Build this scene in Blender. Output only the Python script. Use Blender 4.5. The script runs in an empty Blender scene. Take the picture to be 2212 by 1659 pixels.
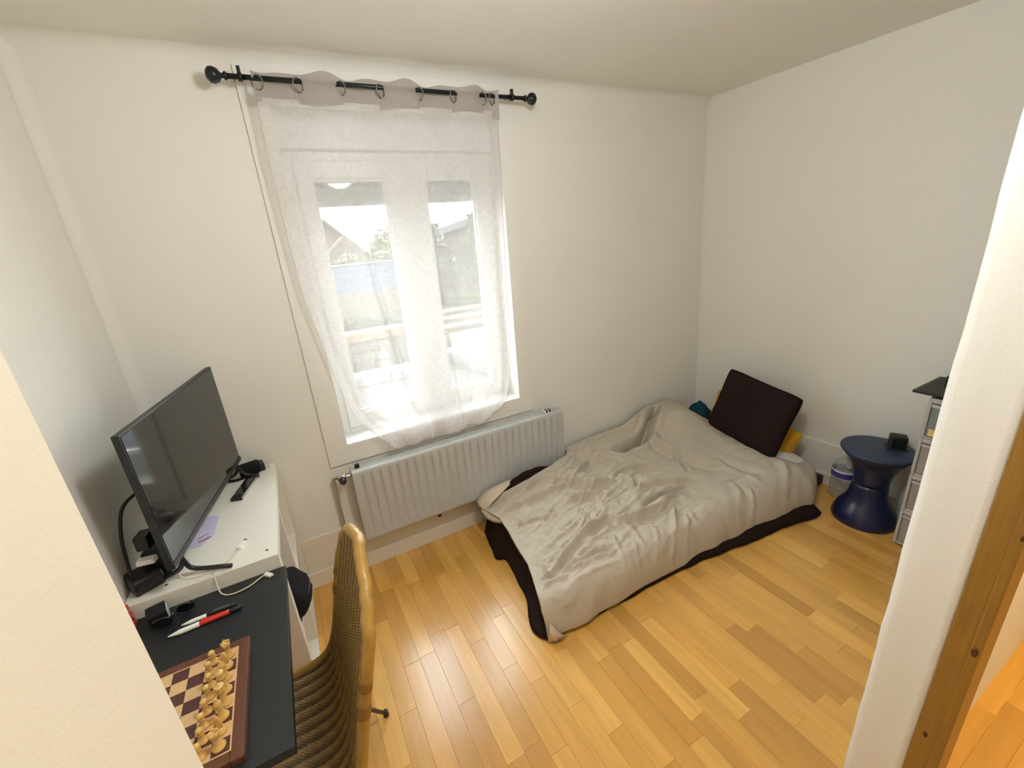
import bpy, bmesh, math, random
import numpy as np
from mathutils import Vector, Matrix, noise as mnoise

random.seed(7)
rng = np.random.default_rng(11)
SC = bpy.context.scene
COL = SC.collection
PI = math.pi

# ------------------------------------------------------------------ camera
cd = bpy.data.cameras.new('camera')
cam = bpy.data.objects.new('camera', cd)
COL.objects.link(cam)
cd.sensor_fit = 'HORIZONTAL'
cd.sensor_width = 36.0
cd.lens = 923.4 / 2212 * 36.0
cd.clip_start = 0.02
cd.clip_end = 300
right = Vector((0.87490534, -0.47805129, -0.07750873))
up = Vector((0.2221141, 0.25386996, 0.94139013))
back = Vector((-0.43035563, -0.84084303, 0.32829411))
m = Matrix((right, up, back)).transposed().to_4x4()
m.translation = Vector((0, 0, 1.70))
cam.matrix_world = m
SC.camera = cam

# ------------------------------------------------------------------ sky
W = bpy.data.worlds.new('overcast_sky')
SC.world = W
W.use_nodes = True
wn, wl = W.node_tree.nodes, W.node_tree.links
bg = wn['Background']
bg.inputs['Color'].default_value = (0.93, 0.97, 1.0, 1)
bg.inputs['Strength'].default_value = 15.0

# ------------------------------------------------------------------ lights (hall ceiling lamp, added bedroom fill)
def area_lamp(name, loc, rot, size, power, color):
    ld = bpy.data.lights.new(name, 'AREA')
    ld.shape = 'DISK'
    ld.size = size
    ld.energy = power
    ld.color = color
    o = bpy.data.objects.new(name, ld)
    o.location = loc
    o.rotation_euler = rot
    COL.objects.link(o)
    return o

area_lamp('hall_ceiling_lamp', (2.1, -0.40, 2.34), (0, 0, 0), 0.35, 25, (1.0, 0.78, 0.46))
ld = bpy.data.lights.new('bedroom_fill_light', 'POINT')  # unseen point light added to raise the brightness of the bedroom
ld.energy = 25
ld.color = (0.94, 0.98, 1.0)
ld.shadow_soft_size = 0.13
lo = bpy.data.objects.new('bedroom_fill_light', ld)
lo.location = (0.62, 0.72, 2.285)
COL.objects.link(lo)

# ------------------------------------------------------------------ exposure
vs = SC.view_settings
vs.view_transform = 'Standard'
vs.look = 'None'
vs.gamma = 1.0
vs.use_curve_mapping = False
vs.exposure = 0.43
SC.cycles.max_bounces = 12
SC.cycles.diffuse_bounces = 7
SC.cycles.glossy_bounces = 4
SC.cycles.transparent_max_bounces = 24
SC.cycles.sample_clamp_indirect = 6.0

# ================================================================== helpers
def pmat(name, base, rough=0.5, metal=0.0, var=0.08, scale=14.0, bump=0.0, bscale=60.0, spec=0.5, coat=0.0,
         stretch=(1, 1, 1), rnd=0.0, color2=None, trans=0.0, alpha=1.0, emit=None):
    """A node material: noise-varied colour, roughness and fine relief in the object's own space."""
    mt = bpy.data.materials.new(name)
    mt.use_nodes = True
    nt = mt.node_tree
    n, l = nt.nodes, nt.links
    b = n['Principled BSDF']
    tc = n.new('ShaderNodeTexCoord')
    mp = n.new('ShaderNodeMapping')
    mp.inputs['Scale'].default_value = stretch
    l.new(tc.outputs['Object'], mp.inputs['Vector'])
    nz = n.new('ShaderNodeTexNoise')
    nz.inputs['Scale'].default_value = scale
    nz.inputs['Detail'].default_value = 4
    l.new(mp.outputs['Vector'], nz.inputs['Vector'])
    mx = n.new('ShaderNodeMix')
    mx.data_type = 'RGBA'
    c1 = tuple(max(0, c * (1 - var)) for c in base) + (1,)
    c2 = (tuple(color2) + (1,)) if color2 else tuple(min(1, c * (1 + var)) for c in base) + (1,)
    mx.inputs[6].default_value = c1
    mx.inputs[7].default_value = c2
    l.new(nz.outputs['Fac'], mx.inputs['Factor'])
    l.new(mx.outputs[2], b.inputs['Base Color'])
    b.inputs['Roughness'].default_value = rough
    b.inputs['Metallic'].default_value = metal
    b.inputs['Specular IOR Level'].default_value = spec
    b.inputs['Coat Weight'].default_value = coat
    b.inputs['Transmission Weight'].default_value = trans
    b.inputs['Alpha'].default_value = alpha
    if bump:
        nb = n.new('ShaderNodeTexNoise')
        nb.inputs['Scale'].default_value = bscale
        nb.inputs['Detail'].default_value = 3
        l.new(mp.outputs['Vector'], nb.inputs['Vector'])
        bp = n.new('ShaderNodeBump')
        bp.inputs['Strength'].default_value = bump
        bp.inputs['Distance'].default_value = 0.004
        l.new(nb.outputs['Fac'], bp.inputs['Height'])
        l.new(bp.outputs['Normal'], b.inputs['Normal'])
    return mt


def empty(name, loc, label=None, cat=None, group=None):
    o = bpy.data.objects.new(name, None)
    o.empty_display_size = 0.05
    o.location = loc
    COL.objects.link(o)
    tag(o, label, cat, group)
    return o


def tag(o, label=None, cat=None, group=None, kind=None):
    if label: o['label'] = label
    if cat: o['category'] = cat
    if group: o['group'] = group
    if kind: o['kind'] = kind
    return o


def root_of(o):
    t = Vector(o.location)
    while o.parent:
        o = o.parent
        t += Vector(o.location)
    return t


def link(name, me, mat, parent=None, smooth=True, base=True):
    """Links a mesh given in WORLD coordinates: under a parent it keeps its place, alone it gets its base as origin."""
    if mat is not None and len(me.materials) == 0:
        for mm in (mat if isinstance(mat, (list, tuple)) else [mat]):
            me.materials.append(mm)
    o = bpy.data.objects.new(name, me)
    COL.objects.link(o)
    if smooth:
        me.polygons.foreach_set('use_smooth', [True] * len(me.polygons))
    nv = len(me.vertices)
    co = np.empty(nv * 3)
    me.vertices.foreach_get('co', co)
    co = co.reshape(-1, 3)
    if parent is not None:
        off = np.array(root_of(parent))
        ctr = co.mean(0)
        me.vertices.foreach_set('co', (co - ctr).ravel())
        o.parent = parent
        o.location = Vector(ctr - off)
    elif base:
        ctr = np.array([(co[:, 0].min() + co[:, 0].max()) / 2, (co[:, 1].min() + co[:, 1].max()) / 2, co[:, 2].min()])
        me.vertices.foreach_set('co', (co - ctr).ravel())
        o.location = Vector(ctr)
    me.update()
    return o


def mesh(name, V, F):
    me = bpy.data.meshes.new(name)
    me.from_pydata([tuple(map(float, v)) for v in V], [], F)
    me.validate()
    return me


def obj(name, V, F, mat, parent=None, smooth=False):
    return link(name, mesh(name, V, F), mat, parent, smooth)


def bm_obj(name, bm, mat, parent=None, smooth=False):
    bmesh.ops.recalc_face_normals(bm, faces=bm.faces)
    me = bpy.data.meshes.new(name)
    bm.to_mesh(me)
    bm.free()
    return link(name, me, mat, parent, smooth)


def bm_box(bm, lo, hi, bev=0.0, seg=2, rot=None, pivot=None):
    lo, hi = Vector(lo), Vector(hi)
    c = (lo + hi) / 2
    s = hi - lo
    mt = Matrix.Translation(c) @ Matrix.Diagonal((s.x, s.y, s.z, 1))
    r = bmesh.ops.create_cube(bm, size=1.0, matrix=mt)
    vs_ = r['verts']
    if bev > 0:
        es = list({e for v in vs_ for e in v.link_edges})
        rr = bmesh.ops.bevel(bm, geom=es, offset=bev, segments=seg, affect='EDGES', profile=0.7)
        vs_ = list({v for f in rr['faces'] for v in f.verts} | {v for v in vs_ if v.is_valid})
    if rot is not None:
        p = Vector(pivot) if pivot is not None else c
        bmesh.ops.transform(bm, verts=[v for v in vs_ if v.is_valid], matrix=Matrix.Translation(p) @ rot.to_4x4() @ Matrix.Translation(-p))
    return vs_


def box(name, lo, hi, mat, parent=None, bev=0.002, seg=2, rot=None, pivot=None, smooth=False):
    bm = bmesh.new()
    bm_box(bm, lo, hi, bev, seg, rot, pivot)
    return bm_obj(name, bm, mat, parent, smooth)


def grid_mesh(name, P, close_u=False, close_v=False):
    """P: (nu, nv, 3) array -> quad mesh."""
    nu, nv = P.shape[:2]
    idx = np.arange(nu * nv).reshape(nu, nv)
    F = []
    for i in range(nu if close_u else nu - 1):
        for j in range(nv if close_v else nv - 1):
            i2, j2 = (i + 1) % nu, (j + 1) % nv
            F.append((int(idx[i, j]), int(idx[i2, j]), int(idx[i2, j2]), int(idx[i, j2])))
    return mesh(name, P.reshape(-1, 3), F)


def lathe(name, prof, mat, parent=None, loc=(0, 0, 0), seg=32, axis='Z', rot=None, smooth=True, squash=(1, 1)):
    P = np.zeros((seg, len(prof), 3))
    for i in range(seg):
        a = 2 * PI * i / seg
        for j, (r, z) in enumerate(prof):
            P[i, j] = (r * math.cos(a) * squash[0], r * math.sin(a) * squash[1], z)
    if axis == 'X':
        P = P[:, :, [2, 0, 1]]
    elif axis == 'Y':
        P = P[:, :, [1, 2, 0]]
    if rot is not None:
        R = np.array(rot.to_3x3() if hasattr(rot, 'to_3x3') else rot)
        P = P @ R.T
    P = P + np.array(loc)
    nv = len(prof)
    me = grid_mesh(name, P, close_u=True)
    bm = bmesh.new()
    bm.from_mesh(me)
    bmesh.ops.remove_doubles(bm, verts=bm.verts, dist=1e-6)
    bpy.data.meshes.remove(me)
    return bm_obj(name, bm, mat, parent, smooth)


def smooth_path(pts, n=8, closed=False):
    P = [np.array(p, float) for p in pts]
    out = []
    N = len(P)
    for i in range(N if closed else N - 1):
        if closed:
            p0, p1, p2, p3 = P[i - 1], P[i], P[(i + 1) % N], P[(i + 2) % N]
        else:
            p1, p2 = P[i], P[i + 1]
            p0 = P[i - 1] if i > 0 else 2 * p1 - p2
            p3 = P[i + 2] if i + 2 < N else 2 * p2 - p1
        for k in range(n):
            t = k / n
            out.append(0.5 * (2 * p1 + (p2 - p0) * t + (2 * p0 - 5 * p1 + 4 * p2 - p3) * t * t + (3 * p1 - p0 - 3 * p2 + p3) * t ** 3))
    if not closed:
        out.append(P[-1])
    return np.array(out)


def tube_pts(path, r, seg=8, closed=False, squash=1.0):
    path = np.array(path, float)
    n = len(path)
    T = np.zeros_like(path)
    for i in range(n):
        a = path[(i - 1) % n] if (closed or i > 0) else path[i]
        b = path[(i + 1) % n] if (closed or i < n - 1) else path[i]
        T[i] = (b - a) / (np.linalg.norm(b - a) + 1e-12)
    up_ = np.array([0, 0, 1.0]) if abs(T[0][2]) < 0.9 else np.array([1.0, 0, 0])
    N0 = np.cross(T[0], up_); N0 /= np.linalg.norm(N0)
    P = np.zeros((n, seg, 3))
    rr = r if hasattr(r, '__len__') else [r] * n
    for i in range(n):
        N0 = N0 - T[i] * (N0 @ T[i]); N0 /= np.linalg.norm(N0) + 1e-12
        B = np.cross(T[i], N0)
        for k in range(seg):
            a = 2 * PI * k / seg
            P[i, k] = path[i] + rr[i] * (math.cos(a) * N0 + squash * math.sin(a) * B)
    return P


def tube(name, pts, r, mat, parent=None, seg=8, closed=False, sm=6, squash=1.0):
    path = smooth_path(pts, sm, closed) if sm > 1 else np.array(pts, float)
    if hasattr(r, '__len__') and sm > 1:
        r = np.interp(np.linspace(0, 1, len(path)), np.linspace(0, 1, len(r)), r)
    P = tube_pts(path, r, seg, closed, squash)
    n = len(path)
    idx = np.arange(n * seg).reshape(n, seg)
    F = []
    for i in range(n if closed else n - 1):
        for k in range(seg):
            i2, k2 = (i + 1) % n, (k + 1) % seg
            F.append((int(idx[i, k]), int(idx[i, k2]), int(idx[i2, k2]), int(idx[i2, k])))
    if not closed:
        F.append(tuple(int(x) for x in idx[0][::-1]))
        F.append(tuple(int(x) for x in idx[-1]))
    return link(name, mesh(name, P.reshape(-1, 3), F), mat, parent, True)


def rotz(a): return Matrix.Rotation(a, 3, 'Z')


def copy_tree(o, parent=None):
    c = o.copy()
    COL.objects.link(c)
    if parent is not None:
        c.parent = parent
    for ch in list(o.children):
        copy_tree(ch, c)
    return c


def fbm(P, scale, octv=4, seed=0.0):
    out = np.empty(len(P))
    for i, p in enumerate(P):
        out[i] = mnoise.fractal((p[0] * scale[0] + seed, p[1] * scale[1] + seed * 1.7, p[2] * scale[2]), 0.6, 2.1, octv)
    return out


# ================================================================== materials
M_WALL = pmat('plaster_paint', (0.78, 0.768, 0.71), 0.62, var=0.02, scale=3, bump=0.12, bscale=220, spec=0.25)
M_CEIL = pmat('ceiling_paint', (0.84, 0.82, 0.77), 0.7, var=0.02, scale=3, bump=0.08, bscale=160, spec=0.2)
M_CREAM = pmat('cream_paint', (0.66, 0.615, 0.52), 0.55, var=0.02, scale=3, bump=0.08, bscale=200, spec=0.3)
M_PVC = pmat('white_pvc', (0.80, 0.81, 0.80), 0.3, var=0.01, spec=0.5)
M_BASE = pmat('baseboard_paint', (0.76, 0.71, 0.62), 0.42, var=0.03, bump=0.05)
M_PLASTER_EDGE = pmat('bare_plaster', (0.84, 0.82, 0.77), 0.7, var=0.03, bump=0.3, bscale=90)
M_WHITE_LAM = pmat('white_laminate', (0.80, 0.77, 0.69), 0.33, var=0.015, spec=0.5)
M_WHITE_PL = pmat('white_plastic', (0.85, 0.84, 0.80), 0.35, var=0.02)
M_BLACK_LAM = pmat('black_laminate', (0.014, 0.017, 0.019), 0.42, var=0.2, scale=200, bump=0.1, bscale=400)
M_BLACK_PL = pmat('black_plastic', (0.012, 0.012, 0.014), 0.4, var=0.15)
M_BLACK_GL = pmat('glossy_black', (0.008, 0.009, 0.011), 0.14, var=0.1, coat=0.3)
M_BLACK_MT = pmat('black_metal', (0.012, 0.014, 0.016), 0.35, metal=0.3, var=0.1)
M_BLACK_FAB = pmat('black_fabric', (0.010, 0.009, 0.010), 0.9, var=0.3, scale=120, bump=0.5, bscale=300, spec=0.2)
M_BROWN_FAB = pmat('dark_brown_fabric', (0.020, 0.0105, 0.0095), 0.92, var=0.3, scale=90, bump=0.4, bscale=350, spec=0.15)
M_YELLOW_FAB = pmat('yellow_fabric', (0.55, 0.30, 0.025), 0.9, var=0.2, scale=60, bump=0.4, bscale=300, spec=0.15)
M_TEAL_FAB = pmat('teal_fabric', (0.008, 0.045, 0.055), 0.9, var=0.3, scale=60, bump=0.4, bscale=300, spec=0.15)
M_WHITE_FAB = pmat('white_cotton', (0.72, 0.70, 0.66), 0.85, var=0.04, scale=60, bump=0.2, bscale=300, spec=0.15)
M_DUVET = pmat('taupe_cotton', (0.51, 0.455, 0.37), 0.8, var=0.05, scale=40, bump=0.25, bscale=420, spec=0.22)
M_DUVET_IN = pmat('cream_cotton', (0.62, 0.53, 0.41), 0.8, var=0.05, scale=40, bump=0.25, bscale=420, spec=0.2)
M_RAD = pmat('grey_enamel', (0.50, 0.51, 0.50), 0.38, var=0.03, spec=0.5)
M_CHROME = pmat('dull_chrome', (0.55, 0.53, 0.49), 0.32, metal=0.85, var=0.1)
M_BLUE_PL = pmat('navy_plastic', (0.006, 0.011, 0.050), 0.3, var=0.06, coat=0.15)
M_BLUE_TOP = pmat('slate_blue_plastic', (0.018, 0.035, 0.075), 0.45, var=0.06)
M_ORANGE = pmat('orange_plastic', (0.5, 0.08, 0.01), 0.4)
M_RED = pmat('red_plastic', (0.62, 0.035, 0.02), 0.32)
M_RED_DARK = pmat('dark_red_plastic', (0.10, 0.01, 0.012), 0.4)
M_WALNUT = pmat('walnut_wood', (0.115, 0.042, 0.022), 0.42, var=0.35, scale=9, stretch=(30, 4, 4), bump=0.08)
M_SQ_DARK = pmat('dark_inlay_wood', (0.085, 0.030, 0.026), 0.4, var=0.3, scale=8, stretch=(26, 5, 5))
M_SQ_LIGHT = pmat('maple_inlay_wood', (0.60, 0.40, 0.20), 0.4, var=0.12, scale=8, stretch=(26, 5, 5))
M_BOXWOOD = pmat('boxwood', (0.64, 0.40, 0.13), 0.33, var=0.12, scale=12, stretch=(3, 3, 14), coat=0.2)
M_CABLE_W = pmat('white_cable', (0.70, 0.64, 0.47), 0.45, var=0.04)
M_CABLE_B = pmat('black_cable', (0.012, 0.012, 0.012), 0.45)
M_CAMHOLE = pmat('brown_cap', (0.05, 0.025, 0.02), 0.6)
M_PAPER = pmat('lilac_print', (0.62, 0.58, 0.78), 0.5, var=0.12, scale=25)
M_PAPER_RED = pmat('red_print', (0.40, 0.14, 0.20), 0.6)
M_SILVER = pmat('silver_trim', (0.55, 0.55, 0.56), 0.25, metal=0.8)
M_LABEL = pmat('yellow_paper_label', (0.75, 0.52, 0.20), 0.7, var=0.1)
M_WOODBLOCK = pmat('dark_red_wood', (0.045, 0.016, 0.012), 0.6, var=0.3, scale=20)
M_BULB = pmat('grey_pvc', (0.45, 0.46, 0.46), 0.5, var=0.04)
M_EYELET = pmat('grey_metal_ring', (0.22, 0.20, 0.19), 0.35, metal=0.6)


def wood_floor_mat(name, ramp, rough):
    """Strip parquet: one tone per strip (object random), grain along the strip."""
    mt = bpy.data.materials.new(name)
    mt.use_nodes = True
    nt = mt.node_tree
    n, l = nt.nodes, nt.links
    b = n['Principled BSDF']
    oi = n.new('ShaderNodeObjectInfo')
    tc = n.new('ShaderNodeTexCoord')
    cr = n.new('ShaderNodeValToRGB')
    e = cr.color_ramp.elements
    e[0].position, e[0].color = 0.0, ramp[0] + (1,)
    e[1].position, e[1].color = 1.0, ramp[-1] + (1,)
    for k, c in enumerate(ramp[1:-1]):
        q = e.new((k + 1) / (len(ramp) - 1)); q.color = c + (1,)
    l.new(oi.outputs['Random'], cr.inputs['Fac'])
    mul = n.new('ShaderNodeVectorMath'); mul.operation = 'SCALE'
    cmb = n.new('ShaderNodeCombineXYZ')
    for k in range(3): l.new(oi.outputs['Random'], cmb.inputs[k])
    l.new(cmb.outputs[0], mul.inputs[0]); mul.inputs['Scale'].default_value = 37.0
    add = n.new('ShaderNodeVectorMath'); add.operation = 'ADD'
    l.new(tc.outputs['Object'], add.inputs[0]); l.new(mul.outputs[0], add.inputs[1])
    mp = n.new('ShaderNodeMapping'); mp.inputs['Scale'].default_value = (42, 2.6, 10)
    l.new(add.outputs[0], mp.inputs['Vector'])
    nz = n.new('ShaderNodeTexNoise'); nz.inputs['Scale'].default_value = 1.0; nz.inputs['Detail'].default_value = 6
    nz.inputs['Distortion'].default_value = 0.8
    l.new(mp.outputs[0], nz.inputs['Vector'])
    mp2 = n.new('ShaderNodeMapping'); mp2.inputs['Scale'].default_value = (9, 1.6, 4)
    l.new(add.outputs[0], mp2.inputs['Vector'])
    nz2 = n.new('ShaderNodeTexNoise'); nz2.inputs['Scale'].default_value = 1.0; nz2.inputs['Detail'].default_value = 3
    l.new(mp2.outputs[0], nz2.inputs['Vector'])
    mr = n.new('ShaderNodeMapRange'); mr.inputs['To Min'].default_value = 0.80; mr.inputs['To Max'].default_value = 1.16
    l.new(nz.outputs['Fac'], mr.inputs['Value'])
    mr2 = n.new('ShaderNodeMapRange'); mr2.inputs['To Min'].default_value = 0.78; mr2.inputs['To Max'].default_value = 1.2
    l.new(nz2.outputs['Fac'], mr2.inputs['Value'])
    ml = n.new('ShaderNodeMath'); ml.operation = 'MULTIPLY'
    l.new(mr.outputs[0], ml.inputs[0]); l.new(mr2.outputs[0], ml.inputs[1])
    sc = n.new('ShaderNodeVectorMath'); sc.operation = 'SCALE'
    l.new(cr.outputs['Color'], sc.inputs[0]); l.new(ml.outputs[0], sc.inputs['Scale'])
    l.new(sc.outputs[0], b.inputs['Base Color'])
    b.inputs['Roughness'].default_value = rough
    b.inputs['Specular IOR Level'].default_value = 0.85
    bp = n.new('ShaderNodeBump'); bp.inputs['Strength'].default_value = 0.04; bp.inputs['Distance'].default_value = 0.002
    l.new(nz.outputs['Fac'], bp.inputs['Height']); l.new(bp.outputs[0], b.inputs['Normal'])
    return mt


OAK = [(1.40 * r_, 1.33 * g_, 0.88 * b_) for r_, g_, b_ in [(0.37, 0.195, 0.06), (0.43, 0.235, 0.075), (0.47, 0.265, 0.088), (0.53, 0.31, 0.108), (0.46, 0.25, 0.08), (0.58, 0.35, 0.13)]]
M_FLOOR = wood_floor_mat('oak_strip_laminate', OAK, 0.235)
M_HALLFLOOR = wood_floor_mat('hall_oak_laminate', [(0.55, 0.27, 0.035), (0.62, 0.32, 0.045), (0.68, 0.36, 0.055)], 0.3)
M_FLOORBASE = pmat('floor_slab_wood', (0.30, 0.16, 0.05), 0.7)  # even brown wood of the slab under the strips


def pine_mat():
    mt = pmat('varnished_pine', (0.27, 0.13, 0.018), 0.4, var=0.25, scale=6, stretch=(30, 30, 1.2), color2=(0.37, 0.195, 0.035))
    return mt


M_PINE = pine_mat()
M_KNOT = pmat('pine_knot', (0.09, 0.032, 0.010), 0.5)


def curtain_mat(name, t_lo, t_hi, col, trl=0.42):
    """Open-weave voile: thread pattern lets light straight through between the threads."""
    mt = bpy.data.materials.new(name)
    mt.use_nodes = True
    nt = mt.node_tree
    n, l = nt.nodes, nt.links
    for x in list(n):
        if x.type != 'OUTPUT_MATERIAL': n.remove(x)
    out = [x for x in n if x.type == 'OUTPUT_MATERIAL'][0]
    tr = n.new('ShaderNodeBsdfTransparent')
    df = n.new('ShaderNodeBsdfDiffuse'); df.inputs['Color'].default_value = col + (1,)
    tl = n.new('ShaderNodeBsdfTranslucent'); tl.inputs['Color'].default_value = col + (1,)
    m1 = n.new('ShaderNodeMixShader'); m1.inputs['Fac'].default_value = trl
    l.new(df.outputs[0], m1.inputs[1]); l.new(tl.outputs[0], m1.inputs[2])
    tc = n.new('ShaderNodeTexCoord')
    facs = []
    for s in ((520, 520, 40), (40, 40, 520)):
        mp = n.new('ShaderNodeMapping'); mp.inputs['Scale'].default_value = s
        l.new(tc.outputs['Object'], mp.inputs['Vector'])
        nz = n.new('ShaderNodeTexNoise'); nz.inputs['Scale'].default_value = 1.0; nz.inputs['Detail'].default_value = 1
        l.new(mp.outputs[0], nz.inputs['Vector'])
        facs.append(nz.outputs['Fac'])
    ad = n.new('ShaderNodeMath'); ad.operation = 'ADD'
    l.new(facs[0], ad.inputs[0]); l.new(facs[1], ad.inputs[1])
    mr = n.new('ShaderNodeMapRange')
    mr.inputs['From Min'].default_value = 0.75; mr.inputs['From Max'].default_value = 1.25
    mr.inputs['To Min'].default_value = t_lo; mr.inputs['To Max'].default_value = t_hi
    l.new(ad.outputs[0], mr.inputs['Value'])
    mx = n.new('ShaderNodeMixShader')
    l.new(mr.outputs[0], mx.inputs['Fac'])
    l.new(m1.outputs[0], mx.inputs[1]); l.new(tr.outputs[0], mx.inputs[2])
    l.new(mx.outputs[0], out.inputs['Surface'])
    return mt


M_VOILE = curtain_mat('white_voile', 0.46, 0.58, (0.80, 0.775, 0.765), 0.22)
M_VOILE_BAND = curtain_mat('doubled_voile_band', 0.06, 0.16, (0.50, 0.455, 0.42), 0.4)
M_VOILE_HEM = curtain_mat('voile_hem', 0.10, 0.2, (0.80, 0.74, 0.75), 0.5)


def glass_mat(name, tint, milky=0.0):
    mt = bpy.data.materials.new(name)
    mt.use_nodes = True
    nt = mt.node_tree
    n, l = nt.nodes, nt.links
    for x in list(n):
        if x.type != 'OUTPUT_MATERIAL': n.remove(x)
    out = [x for x in n if x.type == 'OUTPUT_MATERIAL'][0]
    tr = n.new('ShaderNodeBsdfTransparent'); tr.inputs['Color'].default_value = tint + (1,)
    gs = n.new('ShaderNodeBsdfGlossy'); gs.inputs['Roughness'].default_value = 0.02
    lw = n.new('ShaderNodeLayerWeight'); lw.inputs['Blend'].default_value = 0.5
    pw = n.new('ShaderNodeMath'); pw.operation = 'POWER'; pw.inputs[1].default_value = 4.0
    l.new(lw.outputs['Facing'], pw.inputs[0])
    fr = n.new('ShaderNodeMath'); fr.operation = 'MULTIPLY_ADD'; fr.inputs[1].default_value = 0.55; fr.inputs[2].default_value = 0.035
    l.new(pw.outputs[0], fr.inputs[0])
    mx = n.new('ShaderNodeMixShader')
    l.new(fr.outputs[0], mx.inputs['Fac']); l.new(tr.outputs[0], mx.inputs[1]); l.new(gs.outputs[0], mx.inputs[2])
    if milky:
        df = n.new('ShaderNodeBsdfDiffuse'); df.inputs['Color'].default_value = (0.8, 0.82, 0.82, 1)
        m2 = n.new('ShaderNodeMixShader'); m2.inputs['Fac'].default_value = milky
        l.new(mx.outputs[0], m2.inputs[1]); l.new(df.outputs[0], m2.inputs[2])
        mx = m2
    l.new(mx.outputs[0], out.inputs['Surface'])
    return mt


M_GLASS = glass_mat('window_glass', (0.96, 0.98, 0.97))
M_PET = glass_mat('clear_plastic', (0.90, 0.93, 0.93), 0.16)
M_FROST = pmat('frosted_plastic', (0.60, 0.57, 0.53), 0.4, var=0.05, trans=0.25)
M_FROST_IN = pmat('dim_plastic_drawer', (0.30, 0.28, 0.26), 0.4, var=0.15, scale=18)
M_FROST_BLUE = pmat('grey_green_plastic_drawer', (0.20, 0.225, 0.215), 0.4, var=0.2, scale=18)


def wicker_mat():
    mt = pmat('woven_rattan', (0.15, 0.085, 0.022), 0.55, var=0.3, scale=60, color2=(0.29, 0.185, 0.06), bump=0.3, bscale=240)
    nt = mt.node_tree
    n, l = nt.nodes, nt.links
    tc = n.new('ShaderNodeTexCoord')
    mp = n.new('ShaderNodeMapping'); mp.inputs['Rotation'].default_value = (0, 0, 0)
    l.new(tc.outputs['Object'], mp.inputs['Vector'])
    wv = n.new('ShaderNodeTexWave'); wv.bands_direction = 'DIAGONAL'
    wv.inputs['Scale'].default_value = 60; wv.inputs['Distortion'].default_value = 1.0
    l.new(mp.outputs[0], wv.inputs['Vector'])
    bp = n.new('ShaderNodeBump'); bp.inputs['Strength'].default_value = 0.4; bp.inputs['Distance'].default_value = 0.003
    l.new(wv.outputs['Fac'], bp.inputs['Height'])
    l.new(bp.outputs[0], n['Principled BSDF'].inputs['Normal'])
    # highlight and shade painted in: rib crowns lightened, gaps between them darkened
    sx = n.new('ShaderNodeSeparateXYZ'); l.new(tc.outputs['Object'], sx.inputs[0])
    ml = n.new('ShaderNodeMath'); ml.operation = 'MULTIPLY'; ml.inputs[1].default_value = 2 * PI / 0.036
    l.new(sx.outputs['Y'], ml.inputs[0])
    cs = n.new('ShaderNodeMath'); cs.operation = 'COSINE'; l.new(ml.outputs[0], cs.inputs[0])
    mr = n.new('ShaderNodeMapRange')
    mr.inputs['From Min'].default_value = -0.7; mr.inputs['From Max'].default_value = 0.6
    mr.inputs['To Min'].default_value = 0.68; mr.inputs['To Max'].default_value = 1.55
    l.new(cs.outputs[0], mr.inputs['Value'])
    vm = n.new('ShaderNodeVectorMath'); vm.operation = 'SCALE'
    src = n['Principled BSDF'].inputs['Base Color'].links[0].from_socket
    l.new(src, vm.inputs[0]); l.new(mr.outputs[0], vm.inputs['Scale'])
    l.new(vm.outputs[0], n['Principled BSDF'].inputs['Base Color'])
    return mt


M_WICKER = wicker_mat()
M_CANE = pmat('cane_binding', (0.40, 0.225, 0.042), 0.4, var=0.22, scale=40, coat=0.2, bump=0.25, bscale=200)
M_CANE_DARK = pmat('dark_cane_binding', (0.24, 0.125, 0.022), 0.45, var=0.2, scale=40)

# ================================================================== room shell
YN = 2.173       # inner face of the window wall
XW = -0.60       # inner face of the left wall
ZC = 2.43        # ceiling
YS = 0.326       # bedroom face of the partition on the right
OX0, OX1, OZ0, OZ1 = 0.135, 1.15, 0.745, 2.275    # window opening


def structure(o): o['kind'] = 'structure'; return o


# floor: slab + one object per visible parquet strip
fl = structure(box('floor', (-1.2, -1.7, -0.12), (3.3, 2.45, -0.012), M_FLOORBASE, bev=0))
_strip_cache = {}


def strip(name, x0, x1, y0, y1, mat, parent, zt=0.0):
    g, cz = 0.00015, 0.0006
    a, b_, c_, d_ = x0 + g, x1 - g, y0 + g, y1 - g
    V = []
    for (z, i) in ((-0.013, 0), (zt - cz, 0), (zt, cz)):
        V += [(a + i, c_ + i, z), (b_ - i, c_ + i, z), (b_ - i, d_ - i, z), (a + i, d_ - i, z)]
    F = []
    for k in (0, 4):
        for q in range(4):
            F.append((k + q, k + (q + 1) % 4, k + 4 + (q + 1) % 4, k + 4 + q))
    F.append((8, 9, 10, 11))
    return obj(name, V, F, mat, parent)


SW = 0.0705
nstr = 0
rs = random.Random(5)
x = -0.24
while x < 2.87:
    y = 0.36 - rs.random() * 0.45 if x > 0.05 else 0.9 - rs.random() * 0.3
    y = max(y, 0.0)
    lim = YN - 0.01
    while y < lim:
        L = rs.choice([0.36, 0.42, 0.48, 0.55, 0.62])
        y1 = min(y + L, lim)
        if lim - y1 < 0.09: y1 = lim
        vis = True
        # strips the bed or the shelf unit cover completely are left to the slab
        if 0.95 < x < 2.35 and y > 1.32: vis = False
        if x < -0.2 and y1 < 1.2: vis = False
        if x > 1.25 and y1 < 0.34: vis = False
        if vis and nstr < 292:
            strip('floor_strip', x, x + SW, y, y1, M_FLOOR, fl, zt=-0.0004 * rs.random())
            nstr += 1
        y = y1
    x += SW
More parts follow.
